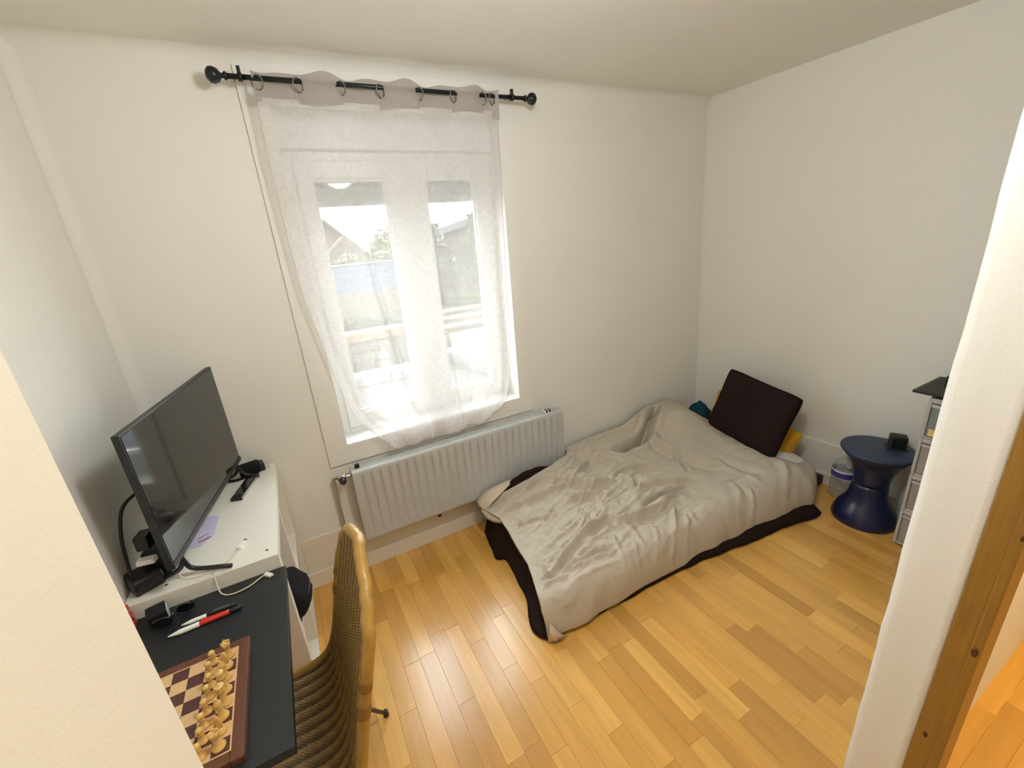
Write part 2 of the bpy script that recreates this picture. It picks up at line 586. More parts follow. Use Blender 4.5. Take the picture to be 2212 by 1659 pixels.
# the hall floor beyond the partition, seen through the gap on the far right
for k in range(8):
    yy = 0.222 - k * 0.0705
    xx = 1.22 - rs.random() * 0.3
    while xx < 3.0:
        L = rs.choice([0.5, 0.62, 0.75])
        V0 = (xx, min(xx + L, 3.0))
        o = strip('hall_floor_strip', yy - SW, yy, -V0[1], -V0[0], M_HALLFLOOR, fl)
        o.rotation_euler = (0, 0, PI / 2)
        cx_, cy_ = (V0[0] + V0[1]) / 2, yy - SW / 2
        o.location = Vector((cx_, cy_, o.location.z + 0.0)) - Vector((fl.location.x, fl.location.y, 0))
        xx += L

structure(box('ceiling', (-1.2, -1.7, ZC), (3.3, 2.6, ZC + 0.1), M_CEIL, bev=0))


def wall_with_hole(name, x0, x1, y0, y1, z0, z1, hx0, hx1, hz0, hz1, mat):
    bm = bmesh.new()
    for lo, hi in (((x0, y0, z0), (hx0, y1, z1)), ((hx1, y0, z0), (x1, y1, z1)),
                   ((hx0, y0, z0), (hx1, y1, hz0)), ((hx0, y0, hz1), (hx1, y1, z1))):
        bm_box(bm, lo, hi)
    bmesh.ops.remove_doubles(bm, verts=bm.verts, dist=1e-5)
    # faces between the four blocks are dropped so that the wall is one skin
    seen = {}
    for f in list(bm.faces):
        k = tuple(round(c, 4) for c in f.calc_center_median())
        seen.setdefault(k, []).append(f)
    for fs in seen.values():
        if len(fs) > 1:
            bmesh.ops.delete(bm, geom=fs, context='FACES_ONLY')
    return structure(bm_obj(name, bm, mat))


wall_with_hole('wall_north', -0.9, 3.2, YN, YN + 0.29, -0.9, 2.6, OX0, OX1, OZ0, OZ1, M_WALL)
structure(box('wall_west', (-0.85, -0.2, -0.01), (XW, YN, ZC), M_WALL, bev=0))
# the right-hand wall leans and runs a little out of square
GE = np.zeros((24, 24, 3))
for i in range(24):
    for j in range(24):
        y = 0.1 + 2.09 * i / 23
        f_ = j / 23
        GE[i, j] = ((2.78 + (2.19 - y) * 0.1005) * (1 - f_) + 2.69 * f_, y, ZC * f_)
bm = bmesh.new()
vg = [[bm.verts.new(GE[i, j]) for j in range(24)] for i in range(24)]
vb = [[bm.verts.new((3.2, 0.1 + 2.09 * i, ZC * j)) for j in (0, 1)] for i in (0, 1)]
for i in range(23):
    for j in range(23):
        bm.faces.new((vg[i][j], vg[i + 1][j], vg[i + 1][j + 1], vg[i][j + 1]))
bm.faces.new((vb[0][0], vb[0][1], vb[1][1], vb[1][0]))
bm.faces.new([vg[0][j] for j in range(24)] + [vb[0][1], vb[0][0]])
bm.faces.new([vg[23][j] for j in range(24)] + [vb[1][1], vb[1][0]])
bm.faces.new([vg[i][23] for i in range(24)] + [vb[1][1], vb[0][1]])
bm.faces.new([vg[i][0] for i in range(24)] + [vb[1][0], vb[0][0]])
structure(bm_obj('wall_east', bm, M_WALL))


def wall_end_profile():
    """Partition on the right: its end face has a hand-plastered, slightly wavy arris."""
    nz_ = 60
    prof = []
    for i in range(nz_ + 1):
        z = ZC * i / nz_
        w = 0.0035 * mnoise.noise((0.3, 2.2, z * 5)) + 0.002 * mnoise.noise((1.3, 0.2, z * 14))
        b_ = 0.016 + 0.007 * mnoise.noise((4.4, 1.2, z * 2.2)) + 0.005 * max(0, 1 - z)
        pts = [(2.98, YS), (1.2 + b_ * 1.2, YS + w * .3), (1.2 + b_ * .5, YS - b_ * .15 + w), (1.2 + b_ * .12, YS - b_ * .55 + w), (1.2, YS - b_ * 1.1 + w * .5),
               (1.2005, 0.27), (1.2, 0.222), (1.1985 + w * .3, 0.209 + w), (1.2025, 0.205), (2.98, 0.2)]
        prof.append([(px, py, z) for px, py in pts])
    return np.array(prof)


structure(link('wall_south', grid_mesh('wall_south', wall_end_profile(), close_v=True), M_WALL, None, True))
# hall: the wall edge close to the camera on the left, back wall, right wall
bm = bmesh.new()
bm_box(bm, (-0.95, -1.6, -0.01), (-0.1345, YS, ZC), 0)
es = [e for e in bm.edges if all(abs(v.co.x + 0.1345) < 1e-4 and abs(v.co.y - YS) < 1e-4 for v in e.verts)]
bmesh.ops.bevel(bm, geom=es, offset=0.004, segments=3, affect='EDGES')
structure(bm_obj('wall_hall_left', bm, M_CREAM))
structure(box('wall_hall_back', (-0.95, -1.75, -0.01), (3.2, -1.6, ZC), M_CREAM, bev=0))
structure(box('wall_hall_right', (3.00, -1.7, -0.01), (3.2, 0.33, ZC), M_CREAM, bev=0))

# pine door casing on the hall side of the partition end
dr = tag(empty('door_1', (1.2, 0.17, 0)), kind='structure')
box('casing_board', (1.193, 0.1645, 0.0), (1.31, 0.2045, 2.1), M_PINE, dr, bev=0.003)
box('casing_stop', (1.1905, 0.1475, 0.0), (1.30, 0.1665, 2.1), M_PINE, dr, bev=0.004)
for (yk, zk, s) in ((0.158, 0.735, 0.010), (0.186, 0.42, 0.007), (0.190, 0.20, 0.006), (0.152, 1.05, 0.005)):
    lathe('knot', [(0, 0), (s, 0), (s * 0.6, 0.0006), (0, 0.0008)], M_KNOT, dr, (1.1925 if yk > .165 else 1.1900, yk, zk), 10, 'X', squash=(0.6, 1.4), rot=Matrix.Rotation(PI, 3, 'Z'))

# baseboards: tall plinth with a separate low board in front
structure(box('baseboard_north', (XW, YN - 0.012, 0.06), (2.76, YN, 0.292), M_BASE, bev=0.006))
structure(box('trim_1', (XW, YN - 0.024, 0.0), (2.765, YN - 0.0125, 0.088), M_BASE, bev=0.003))


def east_board(name, z0, z1, t0, t1, mat):
    V = []
    for (y, zz) in ((0.335, 0), (2.16, 0), (2.16, 1), (0.335, 1)):
        z = z1 if zz else z0
        xb = 2.78 + (2.19 - y) * (0.21 / 2.09)
        f = z / ZC
        xw = xb * (1 - f) + 2.69 * f
        V.append((xw - t1, y, z))
    W_ = [(vx + t1 + 0.003, vy, vz) for vx, vy, vz in V]
    return structure(obj(name, V + W_, [(0, 1, 2, 3), (7, 6, 5, 4), (3, 2, 6, 7), (0, 4, 5, 1), (0, 3, 7, 4), (1, 5, 6, 2)], mat))


east_board('baseboard_east', 0.0, 0.292, 0, 0.010, M_WALL)
east_board('trim_2', 0.0, 0.075, 0, 0.020, M_BASE)

# plaster coves: the window wall rounds into the ceiling and into the left wall
def cove(name, c0, c1, a, b_, r_):
    # c0, c1: the two ends of the corner line; a, b_: unit directions along the two surfaces
    c0, c1, a, b_ = (np.array(q, float) for q in (c0, c1, a, b_))
    P = np.zeros((2, 12, 3))
    for k in range(12):
        t_ = k / 11 * PI / 2
        off = a * r_ * (1 - math.sin(t_)) + b_ * r_ * (1 - math.cos(t_)) + (a + b_) * 0.0003
        P[0, k], P[1, k] = c0 + off, c1 + off
    return structure(link(name, grid_mesh(name, P), M_WALL, None, True))


cove('trim_4', (XW, YN, ZC), (2.695, YN, ZC), (0, 0, -1), (0, -1, 0), 0.055)
cove('trim_5', (XW, YN, 0.29), (XW, YN, ZC), (1, 0, 0), (0, -1, 0), 0.045)

# raised flat surround around the window
bm = bmesh.new()
AX0, AX1, AZ0, AZ1 = 0.035, 1.238, 0.655, 2.39
T0 = YN - 0.011
for lo, hi in (((AX0, T0, AZ0), (OX0, YN + 0.001, AZ1)), ((OX1, T0, AZ0), (AX1, YN + 0.001, AZ1)),
               ((OX0, T0, AZ0), (OX1, YN + 0.001, OZ0)), ((OX0, T0, OZ1), (OX1, YN + 0.001, AZ1))):
    bm_box(bm, lo, hi)
structure(bm_obj('trim_3', bm, M_WALL))

# ------------------------------------------------------------------ window
win = tag(empty('window_1', (0.64, 2.33, OZ0)), kind='structure')
WY0, WY1 = 2.29, 2.35


def frame_ring(name, x0, x1, z0, z1, w, y0, y1, mat, parent, bev=0.004):
    ws = w if isinstance(w, tuple) else (w, w, w, w)   # left, right, bottom, top
    bm = bmesh.new()
    bm_box(bm, (x0, y0, z0), (x0 + ws[0], y1, z1), bev)
    bm_box(bm, (x1 - ws[1], y0, z0), (x1, y1, z1), bev)
    bm_box(bm, (x0 + ws[0] - .001, y0, z0), (x1 - ws[1] + .001, y1, z0 + ws[2]), bev)
    bm_box(bm, (x0 + ws[0] - .001, y0, z1 - ws[3]), (x1 - ws[1] + .001, y1, z1), bev)
    return bm_obj(name, bm, mat, parent)


frame_ring('frame', OX0, OX1, OZ0, 2.13, (0.045, 0.045, 0.045, 0.05), WY0 + 0.012, WY1, M_PVC, win)
box('shutter_box', (OX0, 2.255, 2.125), (OX1, WY1, OZ1), M_PVC, win, bev=0.004)
box('sill_board', (OX0, 2.162, OZ0 - 0.002), (OX1, WY0 + 0.012, OZ0 + 0.012), M_PVC, win, bev=0.003)
for (a, b_) in ((0.178, 0.652), (0.690, 1.106)):
    sash = frame_ring('sash', a, b_, 0.785, 2.085, (0.062, 0.082, 0.075, 0.078) if a < .5 else (0.078, 0.062, 0.075, 0.078), WY0, WY1 - 0.01, M_PVC, win, 0.006)
    x0g, x1g = (a + 0.062, b_ - 0.082) if a < .5 else (a + 0.078, b_ - 0.062)
    frame_ring('glazing_bead', x0g - 0.002, x1g + 0.002, 0.858, 2.009, 0.014, WY0 + 0.012, WY0 + 0.03, M_PVC, sash, 0.004)
    box('pane', (x0g - 0.006, WY0 + 0.032, 0.852), (x1g + 0.006, WY0 + 0.038, 2.015), M_GLASS, sash, bev=0)
box('meeting_stile', (0.645, WY0 - 0.006, 0.785), (0.70, WY0 + 0.03, 2.085), M_PVC, win, bev=0.006)
# outside roller shutter, lowered a little
for k in range(5):
    z1 = 2.13 - k * 0.047
    box('shutter_slat', (OX0 + 0.01, 2.385, z1 - 0.0468), (OX1 - 0.01, 2.398, z1), M_BULB, win, bev=0.004)
box('outer_sill', (OX0 - 0.04, 2.352, 0.70), (OX1 + 0.04, 2.56, 0.742), M_PLASTER_EDGE, win, bev=0.004)

# ================================================================== outside
M_CONC = pmat('pale_concrete', (0.0250, 0.0244, 0.0225), 0.9, var=0.25, scale=2.0, bump=0.3)
M_CURB = pmat('white_render', (0.0775, 0.0775, 0.0750), 0.85, var=0.15, scale=3)
M_STONE = pmat('garden_stone', (0.0354, 0.0323, 0.0229), 0.9, var=0.45, scale=3, stretch=(1, 1, 2))
M_COPING = pmat('sand_brick', (0.0625, 0.0417, 0.0208), 0.9, var=0.3, scale=5)
M_BEIGE = pmat('beige_render', (0.0625, 0.0510, 0.0365), 0.9, var=0.2, scale=2)
M_BLUE_FENCE = pmat('pale_blue_paint', (0.0282, 0.0396, 0.0594), 0.6, var=0.12, scale=3)
M_LEAF = pmat('hedge_leaf', (0.0156, 0.0271, 0.0073), 0.6, var=0.4, scale=2, color2=(0.0313, 0.0458, 0.0125))
M_LEAF_Y = pmat('light_leaf', (0.0313, 0.0438, 0.0094), 0.6, var=0.4, scale=2, color2=(0.0542, 0.0646, 0.0166))
M_LEAF_D = pmat('dark_leaf', (0.0083, 0.0146, 0.0062), 0.6, var=0.4, scale=2, color2=(0.0187, 0.0271, 0.0125))
M_TRUNK = pmat('bark', (0.0166, 0.0125, 0.0094), 0.9, var=0.3)
M_ROOF_RED = pmat('red_tiles', (0.0583, 0.0208, 0.0104), 0.8, var=0.25, scale=4, stretch=(1, 1, 6))
M_ROOF_GREY = pmat('blue_grey_roof', (0.0334, 0.0417, 0.0479), 0.7, var=0.15, scale=3)
M_PINKISH = pmat('pinkish_plaster', (0.0875, 0.0708, 0.0750), 0.8, var=0.1)


def brick_mat(name, c1, c2, mo, sc):
    mt = bpy.data.materials.new(name)
    mt.use_nodes = True
    n, l = mt.node_tree.nodes, mt.node_tree.links
    tc = n.new('ShaderNodeTexCoord')
    mp = n.new('ShaderNodeMapping'); mp.inputs['Rotation'].default_value = (PI / 2, 0, 0)
    l.new(tc.outputs['Object'], mp.inputs['Vector'])
    bt = n.new('ShaderNodeTexBrick'); bt.inputs['Scale'].default_value = sc
    bt.inputs['Color1'].default_value = c1 + (1,); bt.inputs['Color2'].default_value = c2 + (1,); bt.inputs['Mortar'].default_value = mo + (1,)
    l.new(mp.outputs[0], bt.inputs['Vector'])
    l.new(bt.outputs['Color'], n['Principled BSDF'].inputs['Base Color'])
    n['Principled BSDF'].inputs['Roughness'].default_value = 0.9
    return mt


M_BRICK = brick_mat('brown_brick', (0.0354, 0.0218, 0.0177), (0.0250, 0.0156, 0.0125), (0.0417, 0.0354, 0.0313), 3.2)
M_BRICK_G = brick_mat('grey_brick', (0.0313, 0.0260, 0.0239), (0.0229, 0.0198, 0.0187), (0.0354, 0.0313, 0.0292), 3.2)

structure(box('ground_outside', (-25, 2.5, -1.0), (45, 80, -0.8), M_CONC, bev=0))


def leaf_cloud(name, c, rad, n, size, mat, parent, seed):
    r = np.random.default_rng(seed)
    d = r.normal(size=(n, 3)); d /= np.linalg.norm(d, axis=1)[:, None]
    rr = r.uniform(0.55, 1.0, n) ** 0.6 * (1 + 0.18 * np.sin(d[:, 0] * 7 + seed) * np.cos(d[:, 2] * 5))
    P = np.array(c) + d * rr[:, None] * np.array(rad)
    V, F = [], []
    for i in range(n):
        a = r.normal(size=3); a /= np.linalg.norm(a)
        b_ = np.cross(a, r.normal(size=3)); b_ /= np.linalg.norm(b_)
        s = size * r.uniform(0.6, 1.3)
        k = len(V)
        V += [P[i] - a * s, P[i] + b_ * s * .5, P[i] + a * s, P[i] - b_ * s * .5]
        F.append((k, k + 1, k + 2, k + 3))
    o = obj(name, V, F, mat, parent)
    o['kind'] = 'stuff'
    return o


def bush(name, x, y, z0, w, h, mat, label, cat, n=900, size=0.09, seed=1, group=None, d=None, trunk=0.0):
    t = empty(name, (x, y, z0), label, cat, group)
    leaf_cloud('foliage', (x, y, z0 + trunk + h / 2), (w / 2, (d or w * 0.7) / 2, h / 2), n, size, mat, t, seed)
    tube('trunk' if trunk else 'stem', [(x, y, z0), (x + .03 * w, y, z0 + trunk * .6 + h * .2), (x, y, z0 + trunk + h * .55)], [0.05 + .03 * trunk, 0.03], M_TRUNK, t, 7, sm=3)
    return t


# white curbs round the concrete yard
tag(box('curb_wall', (0.55, 8.15, -0.8), (1.56, 8.55, -0.60), M_CURB, bev=0.02), 'low white curb wall below the left window pane, left block', 'curb', 'white garden curbs')
tag(box('curb_wall', (1.58, 8.15, -0.8), (2.45, 8.55, -0.605), M_CURB, bev=0.02), 'low white curb wall behind the window mullion, beside the gap in the curb', 'curb', 'white garden curbs')
tag(box('curb_wall', (3.05, 7.0, -0.8), (3.42, 9.0, -0.58), M_CURB, bev=0.02, rot=rotz(0.16)), 'low white curb wall running away under the right window pane', 'curb', 'white garden curbs')
# stone retaining wall with brick coping, courses of separate blocks
rw = tag(empty('retaining_wall', (1.2, 9.2, -0.8)), 'rough stone retaining wall with sand brick coping in the garden', 'wall', None)
q = random.Random(3)
for c_ in range(3):
    xx = 0.4
    while xx < 2.9:
        L = 0.26 + 0.22 * q.random()
        zz = -0.8 + c_ * 0.225
        box('stone', (xx, 9.0 + 0.03 * q.random(), zz), (xx + L - 0.015, 9.4, zz + 0.215), M_STONE, rw, bev=0.02, seg=1)
        xx += L
xx = 0.4
while xx < 2.2:
    box('coping_brick', (xx, 8.97, -0.115), (xx + 0.28, 9.42, 0.07), M_COPING, rw, bev=0.012, seg=1)
    xx += 0.29
# stone steps on the right
st = tag(empty('garden_steps', (4.6, 12.2, -0.8)), 'weathered low stone steps at the right of the garden', 'steps')
for k in range(3):
    for j in range(3):
        box('step_stone', (3.6 + j * 0.85 + .05 * k, 11.6 + k * 0.6, -0.8), (4.43 + j * 0.85 + .05 * k, 12.2 + k * 0.6, -0.66 + k * 0.13), M_STONE if (j + k) % 2 else M_COPING, st, bev=0.02, seg=1)
# small pale ornament
t = tag(empty('garden_ornament', (1.62, 8.85, -0.8)), 'small pale pinkish cone-shaped ornament standing before the stone wall', 'ornament')
lathe('skirt', [(0.0, -0.8), (0.13, -0.8), (0.10, -0.6), (0.05, -0.45), (0.0, -0.43)], M_PINKISH, t, (1.62, 8.85, 0), 12)
lathe('hood', [(0.10, -0.50), (0.13, -0.48), (0.06, -0.36), (0.03, -0.30), (0.0, -0.27)], M_PINKISH, t, (1.62, 8.85, 0), 12)
# beige wall with pale blue boarded fence on top
tag(box('garden_wall', (0.2, 17.0, -0.8), (5.2, 17.4, 0.09), M_BEIGE, bev=0.02), 'long beige rendered wall under the pale blue fence', 'wall')
fc = tag(empty('board_fence', (2.6, 17.2, 0.09)), 'pale blue fence of upright boards on the beige garden wall', 'fence')
k = 0
xx = 0.3
while xx < 5.1:
    dz = 0.006 * (k % 3)
    box('board', (xx, 17.14 + (0.02 if k % 2 else 0), 0.09), (xx + 0.178, 17.19 + (0.02 if k % 2 else 0), 1.10 + dz), M_BLUE_FENCE, fc, bev=0.006, seg=1)
    xx += 0.182
    k += 1
box('top_rail', (0.3, 17.11, 1.10), (5.1, 17.25, 1.16), M_CURB, fc, bev=0.01, seg=1)
# planting
bush('ground_plant', 1.3, 13.6, -0.8, 0.9, 0.62, M_LEAF, 'low green plant clump above the brick coping, nearer the window edge', 'plant', 700, 0.07, 2, 'plants on the garden bank')
bush('ground_plant', 2.1, 13.8, -0.8, 1.0, 0.56, M_LEAF, 'low green plant clump above the brick coping, left of the mullion', 'plant', 700, 0.07, 3, 'plants on the garden bank')
bush('ground_plant', 2.95, 13.5, -0.8, 0.9, 0.5, M_LEAF_D, 'low dark plant clump seen right beside the window mullion', 'plant', 600, 0.07, 4, 'plants on the garden bank')
bush('hedge_bush', 3.1, 21.0, -0.8, 1.8, 2.35, M_LEAF_Y, 'round yellow-green bush behind the blue fence beneath the gable', 'bush', 1100, 0.12, 5, 'bushes behind the fence')
bush('hedge_bush', 5.0, 22.6, -0.8, 1.5, 2.3, M_LEAF_Y, 'yellow-green bush behind the blue fence below the red roof', 'bush', 1000, 0.12, 6, 'bushes behind the fence')
bush('garden_tree', 6.6, 28.0, -0.8, 2.4, 2.6, M_LEAF_Y, 'bright green tree rising beside the red roof behind the fence', 'tree', 1200, 0.15, 7, 'garden trees', trunk=0.9)
bush('garden_tree', 3.45, 10.6, -0.8, 1.15, 2.2, M_LEAF_D, 'dark leafy tree just right of the window mullion', 'tree', 2200, 0.07, 8, 'garden trees', trunk=0.8)
bush('garden_tree', 6.75, 14.2, -0.8, 1.6, 2.6, M_LEAF, 'tall green tree at the right edge of the right pane', 'tree', 2200, 0.09, 9, 'garden trees', trunk=0.9)
bush('shrub', 6.1, 14.6, -0.8, 1.0, 0.72, M_LEAF_Y, 'low light green shrub at the foot of the grey brick wall', 'bush', 800, 0.07, 10)


def gable_house(name, x0, x1, y0, y1, z0, ze, zr, wall_m, roof_m, label, ax=0):
    t = tag(empty(name, ((x0 + x1) / 2, (y0 + y1) / 2, z0)), label, 'house')
    xm = (x0 + x1) / 2
    V = [(x0, y0, z0), (x1, y0, z0), (x1, y0, ze), (xm, y0, zr), (x0, y0, ze)] + [(x0, y1, z0), (x1, y1, z0), (x1, y1, ze), (xm, y1, zr), (x0, y1, ze)]
    obj('wall', V, [(0, 1, 2, 3, 4), (9, 8, 7, 6, 5), (0, 5, 6, 1), (1, 6, 7, 2), (0, 4, 9, 5)], wall_m, t)
    for s, (xa, xb) in (('roof_slope', (x0 - .25, xm)), ('roof_slope', (x1 + .25, xm))):
        zl = ze - 0.25 * (zr - ze) / (xm - x0)
        bmv = [(xa, y0 - .3, zl), (xb, y0 - .3, zr), (xb, y1 + .3, zr), (xa, y1 + .3, zl)]
        obj(s, bmv + [(a, b_, c_ + .18) for a, b_, c_ in bmv], [(0, 1, 2, 3), (7, 6, 5, 4), (0, 4, 5, 1), (1, 5, 6, 2), (2, 6, 7, 3), (3, 7, 4, 0)], roof_m, t)
    box('bargeboard', (xm - .03, y0 - .34, zr - 0.1), (xm + .03, y0 - .3, zr + .15), M_CURB, t, bev=0)
    return t


h = gable_house('brick_house', 2.2, 6.6, 40, 48, -0.8, 1.9, 3.95, M_BRICK, M_BRICK_G, 'brown brick house with steep gable seen in the left pane')
for (a, b_) in ((3.1, 0.6), (5.0, 0.2)):
    w_ = box('window', (a, 39.93, b_), (a + .8, 40.02, b_ + 0.9), M_CURB, h, bev=0.01)
    box('pane', (a + .08, 39.9, b_ + .08), (a + .72, 39.94, b_ + .82), M_BLACK_GL, w_, bev=0)
# lean-to in front of it with its pale verge board
lt = tag(empty('lean_to', (4.6, 37.6, -0.8)), 'brown brick lean-to with pale sloping verge before the gable', 'shed')
V = [(2.9, 36.5, -0.8), (6.9, 36.5, -0.8), (6.9, 36.5, 1.2), (5.35, 36.5, 2.62), (2.9, 36.5, 0.55), (2.9, 38.8, -0.8), (6.9, 38.8, -0.8), (6.9, 38.8, 1.2), (5.35, 38.8, 2.62), (2.9, 38.8, 0.55)]
obj('wall', V, [(0, 1, 2, 3, 4), (9, 8, 7, 6, 5), (0, 5, 6, 1), (1, 6, 7, 2), (2, 7, 8, 3), (3, 8, 9, 4), (0, 4, 9, 5)], M_BRICK, lt)
V = [(2.8, 36.42, 0.42), (5.35, 36.42, 2.58), (5.35, 36.42, 2.75), (2.8, 36.42, 0.59)]
obj('verge_board', V + [(a, b_ + .1, c_) for a, b_, c_ in V], [(0, 1, 2, 3), (7, 6, 5, 4), (3, 2, 6, 7), (0, 4, 5, 1)], M_BEIGE, lt)
rh = gable_house('red_roof_house', 7.9, 10.6, 42, 52, -0.8, 1.2, 2.0, M_BEIGE, M_ROOF_RED, 'far house with low red tiled roof between bush and tree')
# grey brick outbuilding on the right
ob = tag(empty('outbuilding', (6.0, 16.2, -0.8)), 'grey brick outbuilding with blue-grey sloping roof in the right pane', 'outbuilding')
V = [(4.9, 15.3, -0.8), (8.0, 15.3, -0.8), (8.0, 15.3, 2.5), (4.9, 15.3, 1.75), (4.9, 16.9, -0.8), (8.0, 16.9, -0.8), (8.0, 16.9, 2.5), (4.9, 16.9, 1.75)]
obj('wall', V, [(0, 1, 2, 3), (7, 6, 5, 4), (0, 3, 7, 4), (1, 5, 6, 2), (3, 2, 6, 7)], M_BRICK_G, ob)
V = [(4.75, 15.1, 1.74), (8.2, 15.1, 2.57), (8.2, 16.98, 2.57), (4.75, 16.98, 1.74)]
obj('roof', V + [(a, b_, c_ + .22) for a, b_, c_ in V], [(0, 1, 2, 3), (7, 6, 5, 4), (0, 4, 5, 1), (1, 5, 6, 2), (2, 6, 7, 3), (3, 7, 4, 0)], M_ROOF_GREY, ob)

# ================================================================== radiator
ra = tag(empty('radiator', (0.76, 2.1, 0.217)), 'grey panel radiator on the wall under the window', 'radiator')
RX0, RX1, RZ0, RZ1 = 0.12, 1.404, 0.217, 0.640
nrib = 27
xs, ys = [], []
n_ = 540
for i in range(n_ + 1):
    x = RX0 + (RX1 - RX0) * i / n_
    ph = ((x - RX0 - 0.02) / (RX1 - RX0 - 0.04)) * nrib
    f_ = ph - math.floor(ph)
    inside = RX0 + 0.02 < x < RX1 - 0.02
    gdep = max(0, 1 - abs(f_ - 0.5) / 0.17) if inside else 0
    xs.append(x); ys.append(min(1, gdep * 1.6) * 0.0095)
rows = [(RZ0, 0, 0.012), (RZ0 + 0.004, 0, 0.003), (RZ0 + 0.014, 0, 0), (RZ0 + 0.03, 0, 0), (RZ0 + 0.045, 1, 0), (RZ1 - 0.045, 1, 0), (RZ1 - 0.028, 0, 0), (RZ1 - 0.012, 0, 0), (RZ1 - 0.003, 0, 0.003), (RZ1, 0, 0.012)]
P = np.zeros((n_ + 1, len(rows), 3))
for i in range(n_ + 1):
    for j, (z, a, yo) in enumerate(rows):
        P[i, j] = (xs[i], 2.07 + yo + a * ys[i], z)
link('front_panel', grid_mesh('front_panel', P), M_RAD, ra, True)
box('back_panel', (RX0, 2.128, RZ0), (RX1, 2.142, RZ1 - 0.01), M_RAD, ra, bev=0.004)
for xa in (RX0 - 0.002, RX1 - 0.004):
    box('side_panel', (xa, 2.074, RZ0 + 0.002), (xa + 0.006, 2.14, RZ1 - 0.004), M_RAD, ra, bev=0.002)
bm = bmesh.new()
for yy in (2.080, 2.094, 2.108, 2.122):
    bm_box(bm, (RX0, yy, RZ1 - 0.012), (RX1, yy + 0.009, RZ1 + 0.001), 0.002)
bm_obj('top_grille', bm, M_RAD, ra)
tube('supply_pipe', [(0.031, 2.150, 0.15), (0.031, 2.150, 0.40), (0.033, 2.145, 0.58), (0.045, 2.125, 0.608), (0.075, 2.105, 0.612), (0.118, 2.105, 0.612)], 0.0085, M_CHROME, ra, 8)
lathe('valve', [(0, -0.022), (0.014, -0.022), (0.016, -0.012), (0.016, 0.012), (0.013, 0.02), (0, 0.02)], M_CHROME, ra, (0.073, 2.105, 0.612), 14, 'X')
lathe('valve_knob', [(0, 0.0), (0.016, 0.0), (0.018, -0.006), (0.016, -0.03), (0.010, -0.035), (0, -0.036)], M_BLACK_PL, ra, (0.072, 2.095, 0.608), 16, 'Y')
box('bleed_valve', (0.142, 2.10, 0.638), (0.165, 2.115, 0.662), M_BLACK_MT, ra, bev=0.003)
for k in range(4):
    box('air_vent', (1.285 + k * 0.011, 2.09, 0.640), (1.291 + k * 0.011, 2.12, 0.655), M_BLACK_MT if k % 2 else M_WHITE_PL, ra, bev=0.001)
box('wall_bracket', (0.525, 2.10, 0.185), (0.545, 2.172, 0.222), M_BLACK_MT, ra, bev=0.002)
box('wall_bracket', (1.18, 2.10, 0.185), (1.20, 2.172, 0.222), M_BLACK_MT, ra, bev=0.002)

# ================================================================== curtain rod and voile
RY, RZ = 2.088, 2.325
rd = tag(empty('curtain_rod', (0.64, RY, RZ)), 'black metal curtain rod with ball finials above the window', 'curtain rod')
tube('rod', [(0.0, RY, RZ), (0.64, RY, RZ), (1.26, RY, RZ)], 0.0095, M_BLACK_MT, rd, 12, sm=1)
for s, xe in ((-1, 0.012), (1, 1.262)):
    lathe('finial', [(0.009, 0), (0.014, 0.004), (0.014, 0.010), (0.008, 0.014), (0.009, 0.020), (0.021, 0.028), (0.0275, 0.043), (0.025, 0.057), (0.013, 0.067), (0, 0.069)],
          M_BLACK_MT, rd, (xe, RY, RZ), 20, 'X', rot=Matrix.Rotation(PI if s < 0 else 0, 3, 'Z'))
    xb = 0.052 if s < 0 else 1.195
    br = tube('bracket', [(xb, YN - 0.002, RZ + 0.015), (xb, 2.12, RZ + 0.015), (xb, RY, RZ + 0.004)], 0.006, M_BLACK_MT, rd, 8, sm=3)
    lathe('bracket_plate', [(0, 0), (0.02, 0), (0.02, -0.006), (0, -0.007)], M_BLACK_MT, br, (xb, YN, RZ + 0.015), 16, 'Y')
    lathe('bracket_ring', [(0.010, -0.007), (0.015, -0.007), (0.015, 0.007), (0.010, 0.007), (0.010, -0.007)], M_BLACK_MT, br, (xb, RY, RZ), 16, 'X')
    box('clamp_screw', (xb - 0.006, RY - 0.008, RZ + 0.012), (xb + 0.006, RY + 0.006, RZ + 0.034), M_BLACK_MT, br, bev=0.002)

EYX = [0.105, 0.245, 0.402, 0.562, 0.727, 0.890, 1.034, 1.085]
cu = tag(empty('sheer_curtain', (0.6, 2.1, 0.66)), 'white sheer eyelet curtain hanging over the window onto the sill', 'curtain')
XL0, XR0 = 0.088, 1.112


def band_y(x):
    """The header weaves behind and in front of the rod between its eyelets."""
    e = EYX
    if x <= e[0]: return RY - 0.030 * min(1, (e[0] - x) / 0.03)
    if x >= e[-1]: return RY - 0.022 * min(1, (x - e[-1]) / 0.03)
    for k in range(len(e) - 1):
        if e[k] <= x <= e[k + 1]:
            f_ = (x - e[k]) / (e[k + 1] - e[k])
            s = 1 if k % 2 == 0 else -1     # first gap: curtain behind the rod
            return RY + s * 0.030 * math.sin(PI * f_) * min(1, (e[k + 1] - e[k]) / 0.12)
    return RY


nu, nv = 150, 14
P = np.zeros((nu, nv, 3))
for i in range(nu):
    u = i / (nu - 1)
    x = XL0 + (XR0 - XL0) * u
    yb = band_y(x)
    for j in range(nv):
        v = j / (nv - 1)
        top = RZ + 0.026 + 0.007 * math.sin(x * 38 + 1.0) + 0.004 * mnoise.noise((x * 9, 3, 0))
        bot = RZ - 0.075 - 0.007 * math.sin(x * 24 + 0.6) - 0.004 * mnoise.noise((x * 12, 7, 0)) - 0.02 * max(0, (x - 1.04) / 0.07)
        z = top * (1 - v) + bot * v
        P[i, j] = (x, yb * (1 - 0.25 * v) + (RY) * 0.25 * v - 0.0015, z)
